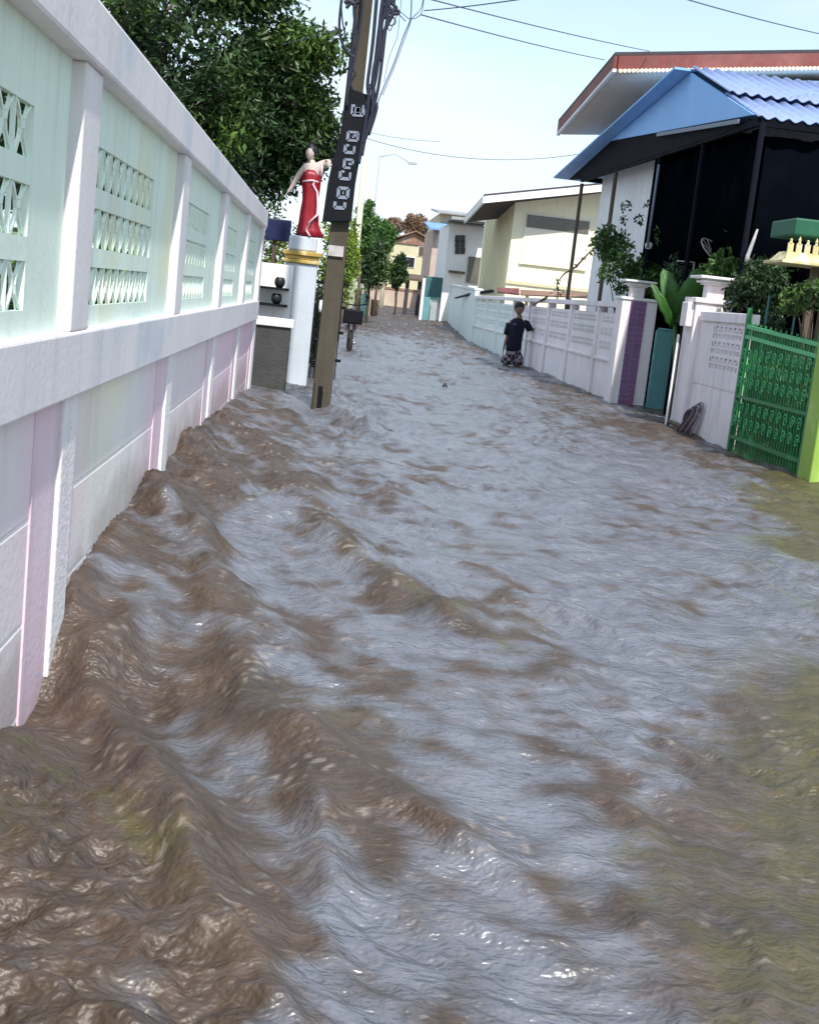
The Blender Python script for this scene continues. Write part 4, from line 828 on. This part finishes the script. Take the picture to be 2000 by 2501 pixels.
# checked shorts
m = mat('checked shorts cloth', (.05, .04, .06), .85, .2, 9, .1); M['check'] = m; N = m.node_tree.nodes; L = m.node_tree.links; b = N['Principled BSDF']
ck = N.new('ShaderNodeTexChecker'); ck.inputs['Scale'].default_value = 14; ck.inputs['Color1'].default_value = (.03, .02, .045, 1); ck.inputs['Color2'].default_value = (.30, .24, .27, 1)
tco = N.new('ShaderNodeTexCoord'); L.new(tco.outputs['Object'], ck.inputs['Vector']); L.new(ck.outputs[0], b.inputs['Base Color'])
hpx = pel[0]; sm2 = MB()
sm2.tube([(hpx, PY, pel[2]+.10), (hpx, PY, pel[2]+.0), (hpx, PY, pel[2]-.10)], [.150, .158, .150], 14)
sm2.tube([(hpx-.075, PY, pel[2]-.03), (hpx-.12, PY-.02, .20), (hpx-.14, PY-.03, .07)], [.10, .112, .115], 12); sm2.tube([(hpx+.08, PY, pel[2]-.03), (hpx+.10, PY-.03, .20), (hpx+.10, PY-.05, .07)], [.10, .112, .115], 12)
sm2.build('shorts', M['check'], t, smooth=True)

# ------------------------------------------------------------------ house with the red edged roof and blue carport
t = thing('white_house', 'white house with a red edged overhanging roof behind the blue carport', 'house', (5, 22, 0))
MB().box(4.95, 12, 20.3, 24.6, -.7, 4.66).hexa([(4.95, 20.3, 4.66), (12, 20.3, 4.66), (12, 24.6, 4.66), (4.95, 24.6, 4.66), (4.95, 20.3, 4.98), (12, 20.3, 5.7), (12, 24.6, 5.3), (4.95, 24.6, 4.68)]).build('wall', M['white'], t)
A1, B1, C1, D1 = onX(1362, 292, 3.95), onY(1502, 127, 20.0), (12.5, 20.0, 6.33), (12.5, 25.2, 5.75)
A1 = (B1[0], A1[1], A1[2])
rf = MB().slab([B1, C1, D1, A1], .05).build('roof', M['roofdark'], t)
def drop(p, d): return (p[0], p[1], p[2]-d)
MB().hexa([drop((B1[0]+.06, 19.97, B1[2]), .27), drop((C1[0], 19.97, C1[2]), .27), drop((C1[0], 20.02, C1[2]), .27), drop((B1[0]+.06, 20.02, B1[2]), .27), drop((B1[0]+.06, 19.97, B1[2]), .052), drop((C1[0], 19.97, C1[2]), .052), drop((C1[0], 20.02, C1[2]), .052), drop((B1[0]+.06, 20.02, B1[2]), .052)]).build('front_fascia', M['rust'], rf)
MB().hexa([drop(B1, .24), drop((B1[0]+.05, B1[1], B1[2]), .24), drop((A1[0]+.05, A1[1], A1[2]), .24), drop(A1, .24), drop(B1, .052), drop((B1[0]+.05, B1[1], B1[2]), .052), drop((A1[0]+.05, A1[1], A1[2]), .052), drop(A1, .052)]).build('side_fascia', M['rust'], rf)
MB().hexa([drop((B1[0]-.003, B1[1], B1[2]), .29), drop((B1[0]+.055, B1[1], B1[2]), .29), drop((A1[0]+.055, A1[1], A1[2]), .29), drop((A1[0]-.003, A1[1], A1[2]), .29), drop((B1[0]-.003, B1[1], B1[2]), .242), drop((B1[0]+.055, B1[1], B1[2]), .242), drop((A1[0]+.055, A1[1], A1[2]), .242), drop((A1[0]-.003, A1[1], A1[2]), .242)]).build('white_trim', M['white'], rf)
MB().slab([drop((B1[0]+.08, 20.05, B1[2]), .24), drop((12.4, 20.05, 6.33), .24), drop((12.4, 25.1, 5.75), .24), drop((A1[0]+.08, A1[1]-.05, A1[2]), .24)], .03).build('soffit', M['soffit'], rf)
sm_ = MB(); nn = 130
for k in range(nn):
    s = k/nn; x = B1[0]+.1+s*(8.4); z = B1[2]+(C1[2]-B1[2])*(x-B1[0])/(C1[0]-B1[0])-.28
    sm_.tube([(x, 19.9, z-.012), (x, 20.3, z+.0)], .032, 8)
sm_.build('scalloped_sheet', M['soffit'], rf)

# carport: gable roof of blue sheet, ridge running away from the lane
t = thing('carport', 'blue sheeted carport on thin posts with added black sheets for its dark interior', 'carport', (4.6, 18, 0))
cx = 4.6; ap = onX(1690, 176, cx); fr_ = onX(1848, 276, cx); bk = onX(1425, 424, cx); cx2 = 11
def sheet(p0, p1, x0, x1, m_, nm, r_amp=.03, n=70, lift=0, par=t):
    """corrugated sheet between the ridge end p0 (y,z) and the eave p1 (y,z), ribs running down the slope"""
    mb = MB(); vs = []; fs = []
    for k in range(n+1):
        x = x0+(x1-x0)*k/n; dz = r_amp*math.sin(k*math.pi/3)
        for (y, z) in (p0, p1): vs.append((x, y, z+dz+lift))
    for k in range(n): fs.append((2*k, 2*k+2, 2*k+3, 2*k+1))
    mb.add(vs, fs); o = mb.build(nm, m_, par, smooth=True); s_ = o.modifiers.new('t', 'SOLIDIFY'); s_.thickness = .012; return o
ry, rz = ap[1], ap[2]+.02; ey, ez = fr_[1]-.05, fr_[2]-.02
my, mz = ry+(ey-ry)*.62, rz+(ez-rz)*.62
up_ = sheet((ry, rz), (my, mz), cx-.02, cx2, M['bluepale'], 'roof_sheet', .02, 240, .05)
lo_ = sheet((my+.25, mz+.09), (ey, ez), cx+.0, cx2, M['bluepale'], 'roof_sheet', .02, 240, -.02)
by_, bz_ = 26.7, 3.96
bkr = MB(); bkr.slab([(cx-.25, ry, rz+.02), (cx2, ry, rz+.02), (cx2, by_, bz_), (cx-.25, by_, bz_)], .03).build('back_roof_sheet', M['blue'], t)
MB().prism([(cx-.02, ry, rz-.03), (cx-.02, ey+.12, ez+.01), (cx-.02, 22.5, 4.24)], (.03, 0, 0)).build('gable_panel', M['blue'], t)
MB().prism([(cx+.012, ey+.3, ez-.01), (cx+.012, 22.5, 4.26), (cx+.012, 26.4, 3.90), (cx+.012, 25.0, 3.80), (cx+.012, 16, ez-.05)], (.03, 0, 0)).build('underside_shade', M['beam'], t)  # dark strip painted in for the shaded underside of the roof
bm_ = MB(); bm_.bar((cx+.05, ey+.05, ez-.07), (cx+.05, 25.1, 3.80), .06, .09).bar((cx+.05, ey+.05, ez-.075), (cx2, ey+.05, ez-.075), .06, .09).bar((cx+.05, 25.1, 3.82), (cx2, 25.1, 3.8), .06, .09)
bm_.build('eave_beam', M['beam'], t)
MB().bar(onX(1604, 329, cx-.045), onX(1803, 296, cx-.045), .02, .05).build('light_batten', M['pale'], t)
for k, y in enumerate((25.0, 22.0, 19.05, 16.8, 14.5)):
    MB().tube([(cx+.04, y, -.7), (cx+.04, y, ez-.1+(y-14.5)*.016)], .035, 8).build('post', M['wood'] if k < 2 else M['beam'], t, smooth=True)
MB().tube([(cx+.0, 18.9, 3.5), (cx+.0, 18.92, 2.3)], .02, 6).build('drain_pipe', M['pale'], t, smooth=True)
nm = MB()  # folded dark sheets, added so the carport interior reads as black shade
def fold(p0, p1, z0, z1, amp=.05, n=60):
    p0 = np.array(p0); p1 = np.array(p1); d = p1-p0; nrm = np.array([-d[1], d[0]])/np.hypot(*d); vs = []
    for k in range(n+1):
        s_ = k/n; o_ = amp*(math.sin(s_*37)+.6*math.sin(s_*83+1)); q = p0+d*s_+nrm*o_; q2 = p0+d*s_+nrm*o_*1.6
        vs += [(q2[0], q2[1], z0+.06*math.sin(s_*23)), (q[0], q[1], z1)]
    nm.add(vs, [(2*k, 2*k+2, 2*k+3, 2*k+1) for k in range(n)])
fold((cx+.16, 14.75), (cx+.16, 19.5), 2.05, 3.55); fold((cx+.2, 14.75), (cx2, 14.8), 1.5, 3.45); fold((cx+.11, 19.6), (9, 19.7), -.4, 4.2); fold((5.7, 14.9), (5.7, 19.5), -.4, 3.6); fold((cx+.9, 14.8), (cx2, 14.85), -.4, 1.6)
o = nm.build('shade_infill', M['infill'], t, smooth=True); md_ = o.modifiers.new('t', 'SOLIDIFY'); md_.thickness = .008

# spirit house with its green canopy
t = thing('spirit_house', 'cream and gold spirit house roof on a post at the right edge', 'spirit house', (5.0, 13.2, 0))
Ys = 12.4
def Q(px, py, dy=0): q_ = onY(px, py, Ys+dy); return q_
a = Q(1896, 641); 
MB().box(a[0], a[0]+.9, Ys-.15, Ys+.4, a[2]-.0, a[2]+.03).build('eave_tray', M['gold'], t, bevel=.005)
MB().hexa([(a[0]+.04, Ys-.12, a[2]+.03), (a[0]+.86, Ys-.12, a[2]+.03), (a[0]+.86, Ys+.36, a[2]+.03), (a[0]+.04, Ys+.36, a[2]+.03), (a[0]+.09, Ys, a[2]+.12), (a[0]+.81, Ys, a[2]+.12), (a[0]+.81, Ys+.24, a[2]+.12), (a[0]+.09, Ys+.24, a[2]+.12)]).build('roof', M['gold'], t)
fn = MB()
for k in range(9):
    x = a[0]+.08+k*.085; fn.box(x, x+.055, Ys-.02, Ys+.0, a[2]+.10, a[2]+.20); fn.lathe((x+.027, Ys-.01, a[2]+.20), [(.018, 0), (.012, .02), (.016, .035), (.002, .07 if k % 2 else .045)], 8)
fn.build('finial', M['gold'], t)
MB().box(a[0]+.4, a[0]+.47, Ys+.08, Ys+.15, -.6, a[2]-.001).build('post', M['wood'], t)
t = thing('green_canopy', 'dark green rigid canopy above the spirit house roof', 'canopy', (5.2, 13, 0))
a = Q(1928, 575, .3); b_ = Q(1932, 532, .3)
MB().box(a[0], a[0]+1.2, Ys+.2, Ys+.9, a[2], b_[2]).build('box', M['canopy'], t, bevel=.02); 
MB().box(a[0]+.5, a[0]+.54, Ys+.5, Ys+.54, -.6, a[2]-.001).build('leg', M['wood'], t)
# clutter in the shade behind the gate: dish antenna frame and pale cloth
t = thing('dish_antenna', 'grey mesh dish antenna tilted in the shade above the white gate pillar', 'antenna', onY(1740, 620, 16.2))
c0 = Vector(onY(1745, 615, 16.2)); dsh = MB()
for k in range(12):
    an = 2*math.pi*k/12; e = c0+Vector((.19*math.cos(an), .12*math.sin(an), .12*math.sin(an)-.10*math.cos(an))); dsh.bar(c0-Vector((.02, 0, .04)), e, .006)
dsh.tube([c0+Vector((.19*math.cos(2*math.pi*k/24), .12*math.sin(2*math.pi*k/24), .12*math.sin(2*math.pi*k/24)-.10*math.cos(2*math.pi*k/24))) for k in range(25)], .008, 5)
dsh.build('dish', M['paper'], t, smooth=False); MB().tube([c0, (c0[0], 16.25, -.5)], .012, 6).build('mast', M['paper'], t)
t = thing('tap_standpipe', 'thin pale cross shaped standpipe behind the banana plant', 'pipe', onY(1700, 645, 17))
a, b_, c_ = onY(1699, 610, 17), onY(1697, 680, 17), onY(1652, 637, 17); d_2 = onY(1720, 643, 17)
MB().tube([a, (b_[0], 17, -.5)], .012, 6).build('upright', M['paper'], t, smooth=True); MB().tube([c_, d_2], .010, 6).build('crossbar', M['paper'], t, smooth=True)
o = MB().lathe(onY(1584, 600, 19.), [(.01, -.055), (.045, -.04), (.06, 0), (.045, .04), (.01, .055)], 12).build('garden_lamp', M['white'], None, smooth=True); tag(o, 'small round white lamp globe against the dark carport interior', 'lamp')
o = MB().tube([onY(1849, 560, 14.3), onY(1838, 590, 14.3), onY(1825, 625, 14.3), onY(1822, 645, 14.3)], [.012, .02, .025, .03], 6).build('hanging_cloth', M['paper'], None, smooth=True); tag(o, 'narrow grey cloth hanging in the shade above the gate', 'cloth')

# ------------------------------------------------------------------ yellow house
t = thing('yellow_house', 'pale yellow two storey house with a grey flat pitched roof beyond the fence', 'house', (7, 44, 0))
fy = 42.0; cl = onY(1246, 600, fy)[0]
MB().box(cl, 15, fy, 50, -.7, 4.75).hexa([(cl, fy, 4.75), (15, fy, 4.75), (15, 50, 4.75), (cl, 50, 4.75), (cl, fy, 4.80), (15, fy, 6.6), (15, 50, 6.0), (cl, 50, 4.78)]).build('wall', M['yellow'], t)
B2 = onY(1183, 474, 41.0); C3 = onY(1460, 447, 41.0); sl3 = (C3[2]-B2[2])/(C3[0]-B2[0]); C3 = (15.5, 41.0, B2[2]+sl3*(15.5-B2[0])); A2 = onX(1137, 526, B2[0]); D3 = (15.5, A2[1], C3[2]-(B2[2]-A2[2]))
rf = MB().slab([B2, C3, D3, A2], .06).build('roof', M['roofdark'], t)
MB().hexa([drop((B2[0]+.01, 40.97, B2[2]), .28), drop((C3[0], 40.97, C3[2]), .28), drop((C3[0], 41.03, C3[2]), .28), drop((B2[0]+.01, 41.03, B2[2]), .28), drop((B2[0]+.01, 40.97, B2[2]), .062), drop((C3[0], 40.97, C3[2]), .062), drop((C3[0], 41.03, C3[2]), .062), drop((B2[0]+.01, 41.03, B2[2]), .062)]).build('front_fascia', M['white'], rf)
MB().hexa([drop((B2[0]-.03, 41.04, B2[2]), .28), drop((B2[0]+.03, 41.04, B2[2]), .28), drop((A2[0]+.03, A2[1], A2[2]), .28), drop((A2[0]-.03, A2[1], A2[2]), .28), drop((B2[0]-.03, 41.04, B2[2]), .062), drop((B2[0]+.03, 41.04, B2[2]), .062), drop((A2[0]+.03, A2[1], A2[2]), .062), drop((A2[0]-.03, A2[1], A2[2]), .062)]).build('side_fascia', M['white'], rf)
MB().slab([drop((B2[0]+.06, 41.06, B2[2]), .2), drop((15, 41.06, C3[2]), .2), drop((15, A2[1]-.1, D3[2]), .2), drop((A2[0]+.06, A2[1]-.1, A2[2]), .2)], .04).build('soffit', M['roofdark'], rf)
w0 = onY(1290, 520, fy); w1 = onY(1428, 625, fy)
wn_ = MB().box(w0[0]-.08, w1[0]+.05, fy-.05, fy-.003, 2.75, 4.32).build('window', M['shutter'], t, bevel=.01)
MB().box(w0[0]-.03, w1[0]+.0, fy-.075, fy-.052, 3.86, 4.26).build('pane', M['glassgrey'], wn_)
MB().box(w0[0]-.12, w1[0]+.09, fy-.09, fy-.052, 2.68, 2.75).build('sill', M['yellow'], wn_)
bt = MB()
for k in range(18): bt.box(cl-.03, cl-.002, fy+.15+k*.42, fy+.20+k*.42, 1.6, 4.55)
bt.build('side_batten', M['creamwall'], t)
MB().box(cl-.02, 12, fy-.06, fy-.003, 2.0, 2.1).build('string_course', M['creamwall'], t)
t = thing('lean_to_roof', 'low rust red sheet roof edge just above the white fence', 'roof', (5.5, 36, 0))
a, b_, c_ = onY(1180, 700, 38), onY(1265, 712, 34), onY(1480, 740, 26)
MB().slab([onY(1215, 712, 36), onY(1268, 718, 34), onY(1268, 704, 34.6), onY(1215, 702, 36.6)], .04).build('red_sheet', M['rust'], t)
MB().slab([onY(1270, 719, 33.5), (c_[0]+.1, 24.5, 1.63), (c_[0]+.6, 25.2, 1.72), onY(1270, 707, 34.2)], .03).build('rusty_sheet', M['brownroof'], t)
for p in ((5.2, 34), (5.4, 29)): MB().box(p[0], p[0]+.08, p[1], p[1]+.08, -.7, 1.58).build('post', M['wood'], t)
o = MB().tube([onX(1112, 728, 4.4), onX(1150, 718, 4.4), onX(1202, 711, 4.4)], [.03, .05, .05], 6).build('drain_pipe', M['black'], None, smooth=True); tag(o, 'black pipe lying along the top of the plain mint wall', 'pipe')
o = MB().tube([onX(1302, 745, 4.2), onX(1320, 735, 4.2), onX(1336, 725, 4.2)], [.015, .02, .02], 6).build('stick', M['wood'], None, smooth=True); tag(o, 'dark stick leaning on top of the white fence right of the person', 'stick')

# ------------------------------------------------------------------ far houses
def house(name, label, px0, px1, pyt, pyb, Yd, wallm, roofm, roof=(20, 12), dep=5, wins=(), gable=False):
    a = onY(px0, pyt, Yd); b_ = onY(px1, pyb, Yd); base = -.7; t = thing(name, label, 'house', ((a[0]+b_[0])/2, Yd, 0), 'houses at the far end of the lane')
    MB().box(a[0], b_[0], Yd, Yd+dep, base, a[2]).build('wall', wallm, t)
    e = roof[0]*Yd/F; h = roof[1]*Yd/F
    if gable:
        mx_ = (a[0]+b_[0])/2; rb = MB()
        rb.slab([(a[0]-e, Yd-.4, a[2]), (mx_, Yd-.4, a[2]+h), (mx_, Yd+dep, a[2]+h), (a[0]-e, Yd+dep, a[2])], .08); rb.slab([(mx_, Yd-.4, a[2]+h), (b_[0]+e, Yd-.4, a[2]), (b_[0]+e, Yd+dep, a[2]), (mx_, Yd+dep, a[2]+h)], .08)
        rb.prism([(a[0], Yd-.1, a[2]-.09), (b_[0], Yd-.1, a[2]-.09), (mx_, Yd-.1, a[2]+h-.1)], (0, .1, 0)); rb.build('roof', roofm, t)
    else:
        MB().slab([(a[0]-e, Yd-.7, a[2]+.02), (b_[0]+e, Yd-.7, a[2]+.02), (b_[0]+e, Yd+dep*.6, a[2]+h), (a[0]-e, Yd+dep*.6, a[2]+h)], .08).build('roof', roofm, t)
    for (x0, y0, x1, y1, mm) in wins:
        p = onY(x0, y0, Yd); q_ = onY(x1, y1, Yd); wo = MB().box(p[0], q_[0], Yd-.05, Yd-.003, q_[2], p[2]).build('window', M['white'], t)
        MB().box(p[0]+.05, q_[0]-.05, Yd-.08, Yd-.052, q_[2]+.05, p[2]-.05).build('pane', mm, wo)
    return t
hA = house('town_house', 'small white house with a six hole grille window left of the yellow house', 1098, 1182, 545, 745, 56, M['white'], M['roofgrey'], (10, 12), 5)
g_ = MB()
for ix in (1117, 1130):
    for iy in (582, 596, 612): p = onY(ix, iy, 55.9); g_.box(p[0]-.10, p[0]+.10, 55.94, 55.99, p[2]-.14, p[2]+.13)
g_.build('window_grille', M['darkglass'], hA)
p, q_ = onY(1145, 626, 55.9), onY(1178, 694, 55.9); MB().box(p[0], q_[0], 55.9, 55.99, q_[2], p[2]).build('grey_shutter', M['glassgrey'], hA)
p, q_ = onY(1096, 660, 55.8), onY(1133, 670, 55.8); MB().box(p[0], q_[0], 55.4, 55.99, q_[2], p[2]).build('awning', M['wood'], hA)
p, q_ = onY(1104, 525, 53.5), onY(1198, 545, 53.5); MB().slab([(p[0], 53.5, q_[2]+.1), (q_[0], 53.5, q_[2]+.15), (q_[0], 57, p[2]), (p[0], 57, p[2])], .12).build('porch_roof', M['roofgrey'], hA)
house('blue_roof_house', 'low house with a faded blue sheet roof at the far bend', 1060, 1108, 560, 740, 64, M['pinkwall'], M['roofblue'], (14, 26), 6, wins=((1068, 575, 1088, 600, M['wood']),))
house('brown_roof_house', 'brown tile roofed house closing the far end of the lane', 955, 1055, 588, 730, 86, M['creamwall'], M['brownroof'], (12, 30), 8, wins=((985, 625, 1012, 655, M['darkglass']), (1022, 600, 1042, 628, M['wood'])), gable=True)
house('tile_roof_house', 'small pinkish house with a pale tiled roof behind the far trees', 905, 962, 600, 740, 98, M['pinkwall'], M['brownroof'], (12, 26), 8, wins=((915, 640, 935, 668, M['darkglass']),), gable=True)
house('grey_roof_house', 'house with a pale grey green roof left of the yellow house eave', 1075, 1150, 520, 720, 72, M['creamwall'], M['roofgrey'], (8, 22), 8)
# far end garden wall, gate posts, shed, car
t = thing('garden_wall', 'low pinkish garden wall across the far end of the lane', 'wall', (3, 75, 0)); a, b_ = onY(905, 690, 76), onY(1045, 760, 76)
MB().box(a[0], b_[0], 76, 76.3, -.7, 1.55).build('wall_face', M['pinkwall'], t); MB().box(a[0]-.1, b_[0]+.1, 75.95, 76.35, 1.553, 1.68).build('coping', M['brownroof'], t)
t = thing('roadside_stall', 'dark roofed open stall at the far right bend', 'stall', (4.2, 66, 0)); a = onY(985, 668, 62); b_ = onY(1035, 672, 62)
MB().slab([(a[0], 61.5, 2.1), (b_[0]+.1, 61.5, 2.1), (b_[0]+.1, 63.5, 2.35), (a[0], 63.5, 2.35)], .1).build('roof', M['wood'], t)
for px in (990, 1020): p = onY(px, 700, 61.8); MB().box(p[0], p[0]+.18, 61.8, 61.95, -.6, 2.1).build('post', M['roofdark'], t)
t = thing('teal_gate', 'pale teal double gate at the far right bend of the lane', 'gate', (5.3, 58, 0)); a = onY(1040, 690, 56); b_ = onY(1068, 740, 56)
MB().box(a[0], (a[0]+b_[0])/2-.02, 56, 56.06, -.6, 1.3).build('leaf', M['teal'], t, bevel=.01); MB().box((a[0]+b_[0])/2+.02, b_[0], 56, 56.06, -.6, 1.1).build('leaf', M['farmetal'], t, bevel=.01)
MB().box(a[0]-.14, a[0]-.02, 55.95, 56.1, -.6, 2.1).build('post', M['white'], t)
MB().box(a[0], b_[0]+.3, 56.2, 57.5, 1.2, 2.2).build('dark_shed', M['tealdk'], t, bevel=.02)
# distant poles
def pole(label, px_t, py_t, px_b, Y_, r, m_, arm=None):
    tp = onY(px_t, py_t, Y_); t = thing('street_pole', label, 'pole', (tp[0], Y_, 0), 'distant poles')
    MB().tube([(tp[0]+.0, Y_, -.7), tp], [r, r*.7], 8).build('shaft', m_, t, smooth=True)
    if arm:
        e = onY(arm[0], arm[1], Y_); md = ((tp[0]+e[0])/2, Y_, max(tp[2], e[2])+.12)
        MB().tube([(tp[0], Y_, tp[2]-.1), md, e], r*.4, 5).build('arm', m_, t, smooth=True); MB().box(e[0]-.05, e[0]+.35, Y_-.08, Y_+.08, e[2]-.06, e[2]+.04).build('lamp_head', m_, t)
pole('pale cream concrete pole just right of the main utility pole', 893, 380, 853, 36, .11, M['palepole'])
pole('thin faint street light pole with an arm reaching right', 928, 378, 905, 60, .05, M['farmetal'], (1000, 398))
pole('thin pale far pole in front of the brown roofed houses', 950, 560, 938, 70, .12, M['palepole'])
pole('thin lime tinted pole among the far green trees', 906, 470, 890, 48, .07, M['palepole'])
# far trees on the left side of the lane
for k, (x0, y0, x1, y1, Y_, mm, lb) in enumerate([
    (862, 470, 915, 640, 40, 'leafmid', 'slender green tree right behind the pale cream pole'),
    (868, 570, 945, 725, 44, 'leafdark', 'dark green bush mass beneath the slender far tree'),
    (900, 530, 960, 640, 52, 'leafmid', 'green tree top left of the far brown roofs'),
    (815, 520, 868, 720, 30, 'leaflime', 'yellow green bush directly behind the utility pole'),
    (955, 610, 992, 715, 60, 'leafdark', 'small dark bush in front of the cream far house'),
    (985, 520, 1050, 585, 110, 'leafbrown', 'dry brown tree above the far brown roofs'),
    (940, 530, 985, 570, 120, 'leafbrown', 'hazy brown tree top behind the thin far pole')]):
    c_, r2 = ontree(x0, y0, x1, y1, Y_); tree('lane_tree', lb, 'tree', (c_[0], Y_, 0), [(c_, (r2[0]*.85, r2[0], r2[2]*.85))], 4200, .0028*Y_+.03, M[mm], .05, 60+k, cr=min(r2[0], r2[2])*.4, nc=70, group='trees along the far lane')
# left of the far lane: yard walls and dark clutter standing in the water
t = thing('yard_wall', 'low grey yard wall on the left of the far lane', 'wall', (.2, 38, 0)); MB().hexa([(-.6, 30, -.7), (-.35, 30, -.7), (1.55, 70, -.7), (1.2, 70, -.7), (-.6, 30, .95), (-.35, 30, .95), (1.55, 70, 1.2), (1.2, 70, 1.2)]).build('wall_face', M['pinkwall'], t)
for k, (px, w_, z, mm) in enumerate([(868, .25, 1.3, 'wood'), (884, .3, 1.15, 'tealdk'), (897, .22, 1.05, 'pinkwall'), (915, .25, .95, 'wood')]):
    p = onY(px, 700, 46+k*3); t = thing('oil_drum', ['dark brown drum nearest the pale cream pole', 'dark teal drum second along the far left edge', 'pinkish drum third along the far left edge', 'brown drum farthest along the left edge of the lane'][k], 'drum', (p[0], p[1], 0), 'drums along the far left edge')
    MB().lathe((p[0], p[1], -.4), [(w_, 0), (w_, .5), (w_*1.04, .52), (w_, .54), (w_, 1.0), (w_*1.04, 1.02), (w_, 1.04), (w_, z+.4)], 14).build('shell', M[mm], t, smooth=False)
# ------------------------------------------------------------------ debris in the water
for k, (px, py, lab) in enumerate([(1086, 944, 'small dark bottle bobbing upright in mid stream')]):
    p = onZ(px, py, .05); o = MB().lathe((p[0], p[1], -.02), [(.02, 0), (.04, .02), (.042, .07), (.022, .10), (.016, .115)], 10).build('floating_bottle', M['cable'], None, smooth=True); tag(o, lab, 'bottle')
